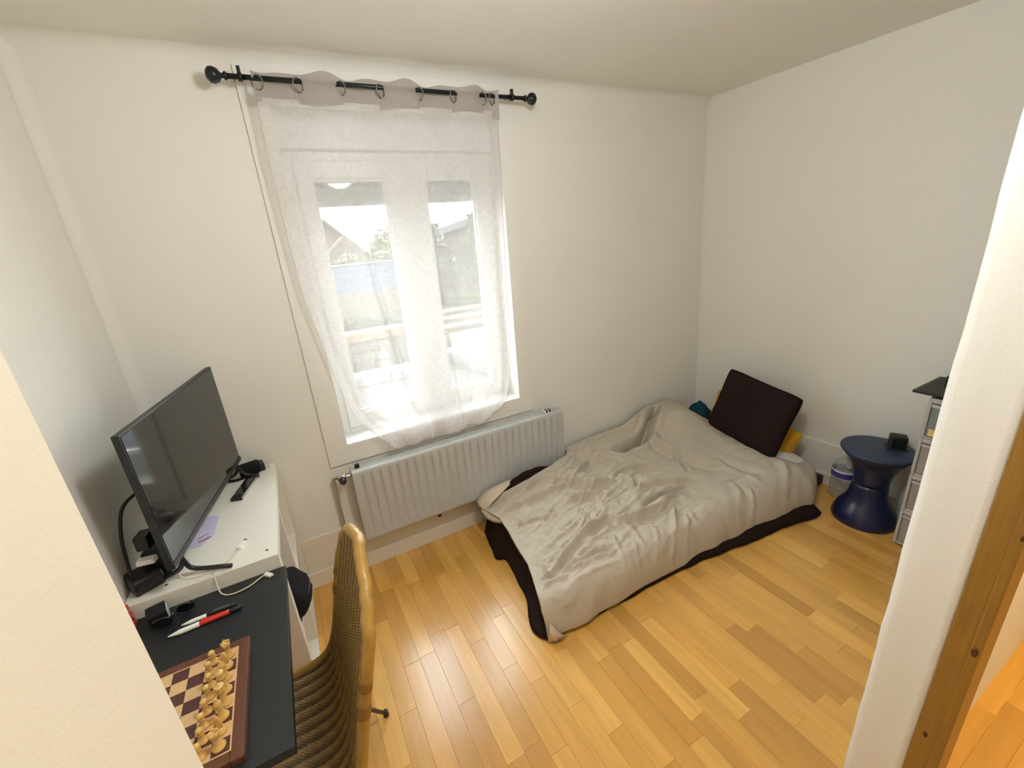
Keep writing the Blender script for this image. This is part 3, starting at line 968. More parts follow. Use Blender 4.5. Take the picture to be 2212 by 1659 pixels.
# cut the eyelet openings: drop faces inside the rings
me = grid_mesh('header_band', P)
bm = bmesh.new(); bm.from_mesh(me); bpy.data.meshes.remove(me)
ezc = RZ - 0.014
kill = [f for f in bm.faces if any(((f.calc_center_median().x - ex) / 0.0165) ** 2 + ((f.calc_center_median().z - ezc) / 0.024) ** 2 < 1 for ex in EYX)]
bmesh.ops.delete(bm, geom=kill, context='FACES')
bm_obj('header_band', bm, M_VOILE_BAND, cu, True)
for k, ex in enumerate(EYX):
    pts = [(ex + 0.018 * math.cos(a), RY + (0.012 if k % 2 else -0.012) * math.cos(a), ezc + 0.0245 * math.sin(a)) for a in np.linspace(0, 2 * PI, 20, endpoint=False)]
    tube('eyelet', pts, 0.0035, M_EYELET, cu, 7, closed=True, sm=1)

ZL = np.array([2.26, 2.08, 1.91, 1.73, 1.52, 1.46, 1.26, 1.11, 0.97, 0.88, 0.80, 0.74, 0.655])
XLt = np.array([0.090, 0.080, 0.082, 0.084, 0.090, 0.100, 0.128, 0.148, 0.177, 0.213, 0.270, 0.315, 0.355])
ZR = np.array([2.26, 1.99, 1.72, 1.33, 1.10, 0.92, 0.80, 0.74, 0.70, 0.655])
XRt = np.array([1.108, 1.105, 1.103, 1.098, 1.095, 1.082, 1.058, 1.030, 0.985, 0.94])


def curtain_edges(z):
    return np.interp(-z, -ZL, XLt), np.interp(-z, -ZR, XRt)


nu, nv = 170, 150
P = np.zeros((nu, nv, 3))
hemz = lambda u: np.interp(u, [0, .08, .16, .24, .33, .42, .47, .55, .65, .8, .92, 1.0], [0.70, .665, .655, .668, .69, .668, .66, .672, .668, .678, .715, .78])
for i in range(nu):
    u = i / (nu - 1)
    zb = hemz(u)
    for j in range(nv):
        v = j / (nv - 1)
        if v < 0.84:                                   # hanging part
            f_ = v / 0.84
            z = 2.262 * (1 - f_) + zb * f_
            xl, xr = curtain_edges(z)
            hang = min(1.0, max(0.0, (1.25 - z) / 0.5))
            y = 2.09 + 0.045 * f_ ** 1.2
            amp = 0.010 + 0.012 * f_
            fold = math.sin(2 * PI * (3.6 * u + 0.15 * f_)) * 0.6 + math.sin(2 * PI * (6.3 * u - 0.25 * f_) + 1.2) * 0.4
            crease = 0.018 * math.exp(-((u - (0.29 + 0.05 * f_)) / 0.012) ** 2) + 0.016 * math.exp(-((u - (0.62 - 0.02 * f_)) / 0.010) ** 2) + 0.02 * math.exp(-((u - 0.955) / 0.018) ** 2) + 0.016 * math.exp(-((u - 0.03) / 0.02) ** 2)
            wr = 0.012 * hang * mnoise.noise((u * 7, z * 9, 1.0))
            P[i, j] = (xl + (xr - xl) * u + 0.006 * math.sin(2 * PI * 3.6 * u) * f_, y - amp * fold * (0.4 + 0.6 * f_) - crease * min(1, f_ * 2) - wr - 0.012 * hang, z)
            last = P[i, j].copy()
        else:                                          # the rest gathers back onto the sill
            f_ = (v - 0.84) / 0.16
            xl, xr = curtain_edges(max(zb, 0.69))
            spread = 0.06 * f_
            xx_ = (xl - spread) + (xr - xl + 2 * spread) * u
            zz = last[2] + (0.768 - last[2]) * min(1, f_ / 0.35) + 0.028 * max(0, f_ - 0.3) * (1 + mnoise.noise((u * 10, f_ * 5, 4.0))) + 0.020 * f_ * abs(mnoise.noise((u * 16, f_ * 7, 8.0)))
            yy_ = last[1] + (2.245 - last[1]) * f_ ** 1.3 + 0.014 * mnoise.noise((u * 9, f_ * 6, 2.0)) * f_
            P[i, j] = (last[0] * (1 - f_) + xx_ * f_ + 0.012 * mnoise.noise((u * 13, f_ * 4, 6.0)) * f_, yy_, max(zz, 0.762 if yy_ > 2.155 else 0.0))
link('voile', grid_mesh('voile', P), M_VOILE, cu, True)
for side in (0, -1):
    E_ = P[side, :126]
    tube('side_hem', E_[::3], 0.004, M_VOILE_HEM, cu, 6, sm=1, squash=0.4)

# ================================================================== bed: mattress, duvet, cushions
def rounded_slab(x0, x1, y0, y1, z0, z1, r, n=14, wob=0.004, seed=0):
    bm = bmesh.new()
    bm_box(bm, (x0, y0, z0), (x1, y1, z1), r, 4)
    bmesh.ops.subdivide_edges(bm, edges=[e for e in bm.edges if e.calc_length() > 0.15], cuts=n, use_grid_fill=True)
    for v in bm.verts:
        v.co += Vector((mnoise.noise(v.co * 5 + Vector((seed, 0, 0))), mnoise.noise(v.co * 5 + Vector((0, seed + 3, 0))), 0)) * wob
    return bm


mt_ = tag(empty('mattress', (1.73, 1.71, 0.0)), 'mattress in a dark brown cover lying on the wooden floor', 'mattress')
bm = rounded_slab(0.80, 2.70, 1.25, 2.06, 0.0, 0.165, 0.045)
bm_obj('mattress_body', bm, M_BROWN_FAB, mt_, True)
# loose cover: skirt running round foot and near side, spreading on the floor
foot = [(0.83, 2.06), (0.785, 2.045), (0.752, 1.885), (0.735, 1.80), (0.775, 1.765), (0.765, 1.64), (0.735, 1.47), (0.685, 1.36), (0.672, 1.29), (0.70, 1.235)]
near = [(0.80, 1.215), (1.0, 1.21), (1.3, 1.20), (1.55, 1.19), (1.75, 1.165), (1.95, 1.128), (2.15, 1.108), (2.29, 1.093), (2.40, 1.062), (2.49, 1.052), (2.53, 1.075), (2.53, 1.16)]
pathf = smooth_path([(a, b_, 0) for a, b_ in foot + near], 10)
n_ = len(pathf)
nvv = 12
P = np.zeros((n_, nvv, 3))
for i in range(n_):
    fx, fy = pathf[i][0], pathf[i][1]
    tx, ty = min(max(fx, 0.82), 2.68), min(max(fy, 1.275), 2.04)
    for j in range(nvv):
        v = j / (nvv - 1)
        s = v ** 1.8
        z = 0.185 * (1 - v) + 0.006 * v
        wv_ = 0.010 * mnoise.noise((fx * 9, fy * 9, v * 2)) * v
        P[i, j] = (tx + (fx - tx) * (0.35 * v + 0.65 * s) + wv_, ty + (fy - ty) * (0.45 * v + 0.55 * s) + wv_, z + 0.012 * math.sin(v * PI) * mnoise.noise((fx * 6, fy * 6, 5)))
sk = link('cover_skirt', grid_mesh('cover_skirt', P), M_BROWN_FAB, mt_, True)
sk.modifiers.new('thickness', 'SOLIDIFY').thickness = 0.006
# cover bunched up between mattress and radiator
nu, nv = 40, 14
P = np.zeros((nu, nv, 3))
for i in range(nu):
    u = i / (nu - 1)
    for j in range(nv):
        v = j / (nv - 1)
        x = 0.80 + 0.62 * u
        hgt = 0.165 + (0.205 * math.sin(PI * min(1, u * 1.02)) ** 0.7) * math.sin(PI * v) * 0.9 + 0.012 * mnoise.noise((x * 14, v * 3, 2))
        P[i, j] = (x, 1.955 + 0.098 * v, hgt)
bl = link('cover_bunch', grid_mesh('cover_bunch', P), M_BROWN_FAB, mt_, True)

FOLDS = [([(2.407, 2.242), (2.206, 2.074), (2.047, 1.977), (1.917, 1.942), (1.706, 1.945)], -0.038, 0.024), ([(2.062, 2.006), (2.032, 1.88), (2.049, 1.776), (2.091, 1.671), (2.156, 1.566), (2.239, 1.505)], 0.022, 0.022), ([(2.069, 1.792), (2.032, 1.675), (1.982, 1.578)], -0.012, 0.012), ([(1.196, 1.907), (1.265, 1.824), (1.381, 1.741), (1.514, 1.726)], 0.022, 0.017), ([(1.167, 1.723), (1.267, 1.694), (1.347, 1.668)], 0.018, 0.016), ([(1.34, 1.891), (1.44, 1.917), (1.497, 1.954)], 0.01, 0.01), ([(1.531, 1.777), (1.653, 1.788), (1.75, 1.782), (1.946, 1.639)], 0.014, 0.012), ([(1.594, 1.708), (1.714, 1.731), (1.796, 1.71)], 0.01, 0.009), ([(1.53, 1.582), (1.644, 1.588), (1.75, 1.568), (1.837, 1.529), (1.924, 1.49)], 0.016, 0.012), ([(1.497, 1.493), (1.594, 1.485), (1.694, 1.476), (1.855, 1.481)], 0.014, 0.01), ([(1.505, 1.449), (1.6, 1.44), (1.719, 1.437)], 0.012, 0.01), ([(1.543, 1.744), (1.597, 1.682), (1.57, 1.61)], 0.016, 0.02), ([(1.281, 1.502), (1.307, 1.449), (1.4, 1.419), (1.523, 1.417), (1.678, 1.425)], 0.022, 0.018), ([(0.846, 1.371), (0.919, 1.419), (1.018, 1.456), (1.094, 1.483), (1.224, 1.504)], 0.018, 0.014), ([(0.854, 1.34), (0.947, 1.358), (1.065, 1.35), (1.171, 1.322)], 0.013, 0.011), ([(0.9, 1.336), (1.001, 1.322), (1.105, 1.309), (1.173, 1.299)], 0.012, 0.01), ([(0.882, 1.271), (0.999, 1.27), (1.137, 1.259)], 0.009, 0.01), ([(1.094, 1.468), (1.18, 1.492), (1.286, 1.507)], 0.01, 0.01), ([(1.215, 1.398), (1.195, 1.35), (1.157, 1.245), (1.139, 1.203)], 0.008, 0.01), ([(1.63, 1.374), (1.545, 1.29), (1.409, 1.176)], 0.016, 0.012), ([(1.647, 1.307), (1.59, 1.242), (1.501, 1.167)], 0.013, 0.01), ([(1.422, 1.304), (1.379, 1.254), (1.328, 1.214)], 0.009, 0.009), ([(1.276, 1.3), (1.235, 1.234), (1.224, 1.2)], 0.009, 0.009), ([(1.664, 1.317), (1.66, 1.248), (1.684, 1.214)], 0.013, 0.012), ([(1.792, 1.243), (1.834, 1.16), (1.87, 1.126)], 0.008, 0.012), ([(2.133, 1.287), (2.075, 1.202), (1.986, 1.147)], 0.018, 0.012), ([(2.122, 1.347), (2.219, 1.348), (2.231, 1.269)], 0.009, 0.02), ([(2.491, 1.311), (2.411, 1.221), (2.282, 1.136), (2.204, 1.129)], 0.016, 0.02), ([(0.855, 2.004), (1.0, 1.967), (1.217, 1.938)], 0.02, 0.02), ([(0.851, 1.865), (1.04, 1.854), (1.259, 1.817)], 0.014, 0.016), ([(0.823, 1.753), (0.958, 1.723), (1.08, 1.666)], 0.008, 0.012), ([(1.169, 1.644), (1.182, 1.552), (1.173, 1.498)], 0.008, 0.008), ([(0.738, 1.511), (0.781, 1.468), (0.824, 1.412)], 0.007, 0.01), ([(0.741, 1.327), (0.801, 1.318), (0.868, 1.305)], 0.01, 0.012), ([(0.762, 1.375), (0.824, 1.353)], 0.007, 0.008), ([(0.782, 1.362), (0.865, 1.385)], 0.008, 0.008), ([(1.25, 2.083), (1.436, 2.057), (1.637, 1.95), (1.804, 1.84)], 0.01, 0.02), ([(0.992, 2.011), (1.191, 2.012), (1.43, 1.993)], 0.018, 0.02), ([(1.038, 1.243), (1.106, 1.224), (1.15, 1.157), (1.174, 1.117)], 0.004, 0.015), ([(1.349, 1.496), (1.307, 1.322), (1.291, 1.212)], 0.006, 0.012), ([(2.237, 1.551), (2.262, 1.425), (2.309, 1.29)], -0.008, 0.02), ([(2.105, 1.356), (2.043, 1.269), (1.929, 1.189)], 0.008, 0.015)]

dv = tag(empty('duvet', (1.6, 1.65, 0.02)), 'rumpled taupe beige duvet spread over the mattress on the floor', 'duvet')
nu, nv = 300, 210
U = np.linspace(0, 1, nu)[:, None] * np.ones((1, nv))
Vv = np.ones((nu, 1)) * np.linspace(0, 1, nv)[None, :]
lerp = np.interp
# u -> along the bed (foot to head), v -> near hem to wall side
yn_x = lambda x: lerp(x, [0.6, 0.70, 0.83, 1.04, 1.4, 1.63, 1.94, 2.37, 2.52, 2.72], [1.245, 1.215, 1.19, 1.20, 1.20, 1.195, 1.17, 1.135, 1.105, 1.16])
yf_x = lambda x: lerp(x, [0.7, 0.85, 1.0, 1.25, 1.40, 1.46, 2.6], [2.035, 2.01, 1.985, 1.985, 2.04, 2.125, 2.13])
zf_x = lambda x: lerp(x, [0.7, 0.8, 1.0, 1.2, 1.3, 1.44, 1.73, 1.95, 2.08, 2.22, 2.40, 2.55, 2.7], [0.21, 0.235, 0.29, 0.33, 0.34, 0.335, 0.35, 0.35, 0.39, 0.42, 0.42, 0.37, 0.30])
Xf_v = lambda v: lerp(v, [0, .10, .2, .3, .42, .55, .7, .82, .92, 1.0], [0.695, .690, .705, .735, .765, .775, .795, .80, .77, .745])
Xh_v = lambda v: lerp(v, [0, .06, .13, .2, .28, .4, .6, .75, .84, .92, 1.0], [2.50, 2.60, 2.70, 2.70, 2.64, 2.61, 2.59, 2.57, 2.57, 2.58, 2.55])
X = np.zeros((nu, nv)); Y = np.zeros((nu, nv)); Z = np.zeros((nu, nv))
for j in range(nv):
    v = j / (nv - 1)
    x = Xf_v(v) + (Xh_v(v) - Xf_v(v)) * U[:, 0]
    yn, yf, zf = yn_x(x), yf_x(x), zf_x(x)
    side = 0.20                     # share of the cloth that falls over the near side
    ztop = lerp(x, [0.7, 0.9, 1.3, 1.7, 2.1, 2.4, 2.6], [0.195, 0.205, 0.22, 0.225, 0.215, 0.225, 0.20])
    crest = lerp(x, [0.7, 1.2, 2.0, 2.4, 2.6], [0.085, 0.10, 0.125, 0.13, 0.12])
    if v < side:
        a = v / side * PI / 2
        zlo = 0.022
        y = yn + crest * (1 - math.cos(a))
        z = zlo + (ztop - zlo) * math.sin(a) ** 0.9
    else:
        f_ = (v - side) / (1 - side)
        y = (yn + crest) + (yf - yn - crest) * f_
        z = ztop + (zf - ztop) * f_ ** 2.4
    X[:, j], Y[:, j], Z[:, j] = x, y, z
# humps: the fold of duvet over the pillow at the wall, the ridge toward the head
def hump(cx, cy, sx, sy, ang, a):
    dx, dy = X - cx, Y - cy
    p = dx * math.cos(ang) + dy * math.sin(ang)
    q_ = -dx * math.sin(ang) + dy * math.cos(ang)
    return a * np.exp(-(p / sx) ** 2 - (q_ / sy) ** 2)
Z += hump(2.33, 1.93, 0.17, 0.16, 0.0, 0.085) + hump(2.10, 2.05, 0.12, 0.07, 0.3, 0.045) + hump(2.48, 1.55, 0.16, 0.32, 0, 0.05) + hump(2.52, 1.30, 0.1, 0.1, 0, 0.015)
Z += hump(1.30, 1.62, 0.3, 0.22, 0.2, 0.02) + hump(1.65, 1.55, 0.2, 0.14, 0.4, 0.018) - hump(0.95, 1.62, 0.14, 0.16, 0, 0.012)
D = np.zeros((nu, nv))
for poly, amp, sig in FOLDS:
    pts = np.array(poly)
    best = np.full((nu, nv), 1e9); tt = np.zeros((nu, nv))
    for k in range(len(pts) - 1):
        a, b_ = pts[k], pts[k + 1]
        d = b_ - a
        t_ = np.clip(((X - a[0]) * d[0] + (Y - a[1]) * d[1]) / (d @ d), 0, 1)
        ds = np.hypot(X - a[0] - t_ * d[0], Y - a[1] - t_ * d[1])
        mk = ds < best
        best = np.where(mk, ds, best); tt = np.where(mk, (k + t_) / (len(pts) - 1), tt)
    env = np.clip(np.minimum(tt, 1 - tt) * 6 + 0.15, 0, 1)
    D += amp * env * (np.exp(-(best / sig) ** 2) - 0.35 * np.exp(-((best - 2.2 * sig) / (1.3 * sig)) ** 2))
pts3 = np.stack([X.ravel(), Y.ravel(), np.zeros(nu * nv)], 1)
n1 = fbm(pts3, (3.2, 5.0, 1), 3, 2.0).reshape(nu, nv)
n2 = np.abs(fbm(pts3, (8.0, 15.0, 1), 3, 9.0)).reshape(nu, nv)
rid = 1 - np.abs(fbm(pts3 @ np.array([[.95, -.3, 0], [.3, .95, 0], [0, 0, 1]]), (2.6, 13, 1), 2, 4.0)).reshape(nu, nv) * 1.6
rid = np.clip(rid, 0, 1) ** 2.5 - 0.35
mask = np.clip((2.1 - X) / 0.5, 0.25, 1)
top_w = np.clip((Vv - 0.13) / 0.15, 0, 1)
cre = np.clip(1 - np.abs(fbm(pts3 @ np.array([[.94, .34, 0], [-.34, .94, 0], [0, 0, 1]]), (4.5, 9.5, 1), 3, 6.0)).reshape(nu, nv) * 2.2, 0, 1) ** 5
cre2 = np.clip(1 - np.abs(fbm(pts3 @ np.array([[.7, -.7, 0], [.7, .7, 0], [0, 0, 1]]), (6.5, 12, 1), 2, 3.0)).reshape(nu, nv) * 2.2, 0, 1) ** 5
D = D * (0.30 + 1.85 * top_w) + 0.012 * n1 + (0.3 + 0.7 * top_w) * mask * (0.008 * (0.35 - n2) + 0.0055 * cre + 0.004 * cre2 + 0.015 * rid * np.clip((2.05 - X) / 0.4, 0.15, 1))
edge = np.clip(np.minimum(np.minimum(U, 1 - U) * 30, np.minimum(Vv * 14, (1 - Vv) * 25)), 0.15, 1)
D *= edge
P = np.stack([X, Y, Z], 2)
du = np.gradient(P, axis=0); dvv = np.gradient(P, axis=1)
Nn = np.cross(du, dvv); Nn /= np.linalg.norm(Nn, axis=2)[:, :, None] + 1e-9
Nn *= np.sign(Nn[:, :, 2:3] + 1e-6)
P = P + Nn * D[:, :, None]
# hem ripples and the dog-ear at the near foot corner
rip = 0.004 * np.sin(X * 23 + 2 * np.sin(X * 7)) * np.clip(1 - Vv / 0.12, 0, 1)
P[:, :, 1] -= rip
P[:, :, 2] = np.maximum(P[:, :, 2], 0.010)
P[:, :, 1] = np.minimum(P[:, :, 1], np.where(P[:, :, 0] < 1.43, 2.060, 2.150))
ob_ = link('duvet_cover', grid_mesh('duvet_cover', P), M_DUVET, dv, True)
s_ = ob_.modifiers.new('loft', 'SOLIDIFY'); s_.thickness = 0.014; s_.offset = -1
# turned-back corner at the foot by the radiator
cn = np.array([[(0.752, 2.052, .232), (0.748, 2.01, .228), (0.762, 1.965, .205)],
               [(0.80, 2.055, .268), (0.80, 2.005, .280), (0.80, 1.955, .250)],
               [(0.87, 2.050, .292), (0.875, 2.01, .305), (0.865, 1.965, .280)],
               [(0.96, 2.035, .308), (0.965, 2.015, .315), (0.955, 1.995, .305)]], float)
rows_ = np.stack([smooth_path(cn[:, k], 8) for k in range(3)], 1)
rows_ = np.stack([smooth_path(r_, 8) for r_ in rows_], 0)
f2 = link('turned_back_corner', grid_mesh('turned_back_corner', rows_), M_DUVET_IN, dv, True)
f2['label'] = 'pale inner side of the duvet at its folded foot corner'
s_ = f2.modifiers.new('loft', 'SOLIDIFY'); s_.thickness = 0.012; s_.offset = 1
# pale lining showing where the near foot corner folds over itself
V = [(0.702, 1.204, 0.125), (0.693, 1.212, 0.012), (0.722, 1.195, 0.012), (0.772, 1.186, 0.022), (0.735, 1.190, 0.062)]
hc = obj('corner_lining', V + [(a, b_ - 0.006, c_) for a, b_, c_ in V], [(4, 3, 2, 1, 0), (5, 6, 7, 8, 9)] + [(k, (k + 1) % 5, 5 + (k + 1) % 5, 5 + k) for k in range(5)], M_DUVET_IN, dv, True)
hc['label'] = 'pale lining at the near foot corner of the duvet'
# small rolled tuck below it
tube('tucked_hem', [(0.765, 2.00, 0.205), (0.775, 1.945, 0.185), (0.80, 1.90, 0.18), (0.815, 1.85, 0.19)], [0.014, 0.02, 0.021, 0.012], M_DUVET, dv, 12)


def cushion(name, center, ex, ey, w, h, t, mat, label, cat, ears=0.05, n=34, seed=0, pinch=0.16, part='cushion_cover', zipline=True):
    """Pillow: two bulged faces, slightly concave edges, pointed corners. ex/ey: unit axes of its plane."""
    ex, ey = np.array(ex, float), np.array(ey, float)
    ex /= np.linalg.norm(ex); ey -= ex * (ex @ ey); ey /= np.linalg.norm(ey)
    ez = np.cross(ex, ey)
    c = np.array(center, float)
    P_ = np.zeros((2, n, n, 3))
    for s in (0, 1):
        for i in range(n):
            for j in range(n):
                a, b_ = 2 * i / (n - 1) - 1, 2 * j / (n - 1) - 1
                bul = max(0, (1 - a ** 4)) ** 0.42 * max(0, (1 - b_ ** 4)) ** 0.42
                cr_ = 1 - 0.06 * (abs(a) * abs(b_)) ** 5
                px = a * w / 2 * (1 - pinch * (1 - b_ ** 2) * a * a * 0.5) * cr_
                py = b_ * h / 2 * (1 - pinch * (1 - a ** 2) * b_ * b_ * 0.5) * cr_
                wn_ = 0.010 * mnoise.noise((a * 2.2 + seed, b_ * 2.2, s * 3.0)) * bul
                P_[s, i, j] = c + ex * px + ey * py + ez * ((t / 2 * bul + wn_) * (1 if s else -1))
    r_ = empty(name, tuple(c - np.array([0, 0, h / 2])), label, cat)
    V, F = [], []
    for s in (0, 1):
        k0 = s * n * n
        for i in range(n):
            for j in range(n):
                V.append(P_[s, i, j])
        for i in range(n - 1):
            for j in range(n - 1):
                q_ = (k0 + i * n + j, k0 + (i + 1) * n + j, k0 + (i + 1) * n + j + 1, k0 + i * n + j + 1)
                F.append(q_ if s else q_[::-1])
    me = mesh(part, V, F)
    bm = bmesh.new(); bm.from_mesh(me); bpy.data.meshes.remove(me)
    bmesh.ops.remove_doubles(bm, verts=bm.verts, dist=1e-5)
    bm_obj(part, bm, mat, r_, True)
    if zipline:
        ring = [P_[1, i, 0] for i in range(n)] + [P_[1, n - 1, j] for j in range(1, n)] + [P_[1, i, n - 1] for i in range(n - 2, -1, -1)] + [P_[1, 0, j] for j in range(n - 2, 0, -1)]
        tube('piping', ring, 0.004, mat, r_, 6, closed=True, sm=1)
    return r_


cushion('bed_pillow', (2.56, 1.68, 0.205), (0.05, 1, 0), (-1, 0.05, 0.06), 0.86, 0.34, 0.10, M_WHITE_FAB, 'white bed pillow lying on the mattress under the duvet', 'pillow', seed=4)
cushion('cushion', (2.665, 1.63, 0.325), (0.02, -0.97, -0.23), (0.16, -0.23, 0.96), 0.64, 0.25, 0.09, M_YELLOW_FAB, 'mustard yellow cushion behind the dark brown cushion by the wall', 'cushion', seed=2)
cushion('cushion', (2.545, 1.565, 0.475), (0.0, -0.985, -0.17), (0.25, -0.165, 0.95), 0.51, 0.445, 0.13, M_BROWN_FAB, 'dark brown square cushion leaning upright at the head of the bed', 'cushion', seed=7, pinch=0.09)
cl = tag(empty('folded_cloth', (2.55, 2.03, 0.29)), 'crumpled dark teal cloth between duvet hump and brown cushion', 'cloth')
nu, nv = 30, 22
P = np.zeros((nu, nv, 3))
for i in range(nu):
    for j in range(nv):
        a, b_ = i / (nu - 1), j / (nv - 1)
        r_ = math.sin(PI * a) ** .4 * math.sin(PI * b_) ** .4
        P[i, j] = (2.50 + 0.17 * a, 1.915 + 0.17 * b_, 0.28 + 0.115 * r_ * (1 + 0.35 * mnoise.noise((a * 4, b_ * 4, 2.5))))
link('cloth', grid_mesh('cloth', P), M_TEAL_FAB, cl, True)
dc = tag(empty('dark_sheet', (2.45, 1.84, 0.26)), 'dark brown bunched fabric tucked under the brown cushion', 'cloth')
P = np.zeros((nu, nv, 3))
for i in range(nu):
    for j in range(nv):
        a, b_ = i / (nu - 1), j / (nv - 1)
        r_ = math.sin(PI * a) ** .5 * math.sin(PI * b_) ** .5
        P[i, j] = (2.44 + 0.16 * a, 1.74 + 0.26 * b_, 0.25 + 0.07 * r_ * (1 + 0.4 * mnoise.noise((a * 3, b_ * 4, 6.5))))
link('fabric', grid_mesh('fabric', P), M_BROWN_FAB, dc, True)

# ================================================================== shelf unit and desk
KX0, KX1, KY0, KY1, KH = -0.595, -0.193, 1.408, 2.146, 0.772
ku = tag(empty('shelf_unit', (-0.39, 1.78, 0)), 'white open cube shelf unit against the window wall carrying the television', 'shelf unit')
box('top_board', (KX0, KY0, KH - 0.04), (KX1, KY1, KH), M_WHITE_LAM, ku, bev=0.0015)
box('bottom_board', (KX0, KY0, 0.0), (KX1, KY1, 0.04), M_WHITE_LAM, ku, bev=0.0015)
for y_ in (KY0, KY1 - 0.04):
    box('side_board', (KX0, y_, 0.04), (KX1, y_ + 0.04, KH - 0.04), M_WHITE_LAM, ku, bev=0.0015)
box('middle_upright', (KX0, 1.768, 0.04), (KX1, 1.786, KH - 0.04), M_WHITE_LAM, ku, bev=0.001)
for (a, b_) in ((KY0 + 0.04, 1.768), (1.786, KY1 - 0.04)):
    box('shelf', (KX0, a, 0.378), (KX1, b_, 0.396), M_WHITE_LAM, ku, bev=0.001)
for (hx, hy) in ((-0.225, 1.452), (-0.222, 2.118), (-0.50, 1.452)):
    lathe('cap', [(0, 0), (0.0045, 0), (0.004, 0.0006), (0, 0.0007)], M_CAMHOLE, ku, (hx, hy, KH), 12)

BZ = 0.722
dk = tag(empty('desk', (-0.38, 1.1, 0)), 'black desk top joined to the near side of the white shelf unit', 'desk')
box('table_top', (-0.592, 0.782, BZ - 0.024), (-0.182, KY0 - 0.002, BZ), M_BLACK_LAM, dk, bev=0.002)
for (lx, ly) in ((-0.56, 0.82), (-0.56, 1.34)):
    box('leg', (lx - 0.02, ly - 0.02, 0), (lx + 0.02, ly + 0.02, BZ - 0.024), M_BLACK_LAM, dk, bev=0.003)
box('cleat', (-0.58, KY0 - 0.032, BZ - 0.06), (-0.30, KY0 - 0.002, BZ - 0.024), M_BLACK_LAM, dk, bev=0.002)

# bag in the near upper cube
bg_ = tag(empty('bag', (-0.26, 1.57, 0.397)), 'small black fabric bag stuffed in the white shelf unit', 'bag')
nu, nv = 30, 20
P = np.zeros((nu, nv, 3))
for i in range(nu):
    a = 2 * PI * i / nu
    for j in range(nv):
        b_ = PI * j / (nv - 1)
        d = 1 + 0.12 * mnoise.noise((math.cos(a) * 2, math.sin(a) * 2, b_ * 2))
        cx_ = math.copysign(abs(math.cos(a)) ** .7, math.cos(a)); sy_ = math.copysign(abs(math.sin(a)) ** .7, math.sin(a))
        P[i, j] = (-0.245 + 0.098 * d * cx_ * math.sin(b_) ** .6, 1.572 + 0.110 * d * sy_ * math.sin(b_) ** .6, 0.472 - 0.073 * math.copysign(abs(math.cos(b_)) ** .8, math.cos(b_)) * (d if b_ > PI / 2 else 1))
link('bag_body', grid_mesh('bag_body', P, close_u=True), M_BLACK_FAB, bg_, True)
tube('zip', [(-0.155, 1.51, 0.49), (-0.144, 1.575, 0.497), (-0.155, 1.64, 0.49)], 0.003, M_BLACK_PL, bg_, 6)
tag(box('small_box', (-0.24, 1.585, 0.041), (-0.215, 1.605, 0.105), M_BLUE_PL, bev=0.002), 'tiny dark blue box in the lower cube of the shelf unit', 'box')

# ------------------------------------------------------------------ television
tv = tag(empty('television', (-0.40, 1.74, KH)), 'black flat screen television angled on the white shelf unit', 'television')
A = Vector((-0.447, 1.386, 0)); B = Vector((-0.312, 2.085, 0))
d_ = (B - A); wtv = d_.length; d_.normalize()
nrm = Vector((d_.y, -d_.x, 0))
TZ0, TZ1 = 0.860, 1.288


def tvP(s, h_, dep): # along width, height, out of the screen
    p = A + d_ * s + nrm * dep
    return (p.x, p.y, h_)


def tv_box(name, s0, s1, h0, h1, d0, d1, mat, parent, bev=0.002, lean=True):
    bm = bmesh.new()
    bm_box(bm, (s0, d0, h0), (s1, d1, h1), bev)
    for v in bm.verts:
        v.co = Vector(tvP(v.co.x, v.co.z, v.co.y))
    return bm_obj(name, bm, mat, parent)


M_SCREEN = pmat('screen_glass', (0.009, 0.010, 0.010), 0.07, var=0.05, spec=0.6, coat=0.0)
tv_box('housing', 0, wtv, TZ0, TZ1, -0.018, 0.0, M_BLACK_PL, tv, 0.003)
tv_box('screen', 0.007, wtv - 0.007, TZ0 + 0.014, TZ1 - 0.007, -0.001, 0.0012, M_SCREEN, tv, 0)
tv_box('bezel_bottom', 0.0, wtv, TZ0 - 0.004, TZ0 + 0.014, -0.018, 0.004, M_BLACK_PL, tv, 0.002)
tv_box('back_bulge', 0.08, wtv - 0.08, TZ0 + 0.02, TZ0 + 0.27, -0.062, -0.017, M_BLACK_PL, tv, 0.012)
for s, fo in ((0.06, 0.115), (wtv - 0.045, 0.065)):
    ft = tube('foot', [tvP(s + .01, TZ0 + 0.01, -0.012), tvP(s + .01, TZ0 - 0.03, -0.006), tvP(s + .01, TZ0 - 0.065, 0.015), tvP(s, KH + 0.008, fo)], 0.0075, M_BLACK_PL, tv, 8, sm=4)
    tube('foot_brace', [tvP(s + .01, TZ0 - 0.03, -0.008), tvP(s + .01, KH + 0.03, -0.03), tvP(s + .02, KH + 0.008, -0.085)], 0.0075, M_BLACK_PL, ft, 8, sm=4)

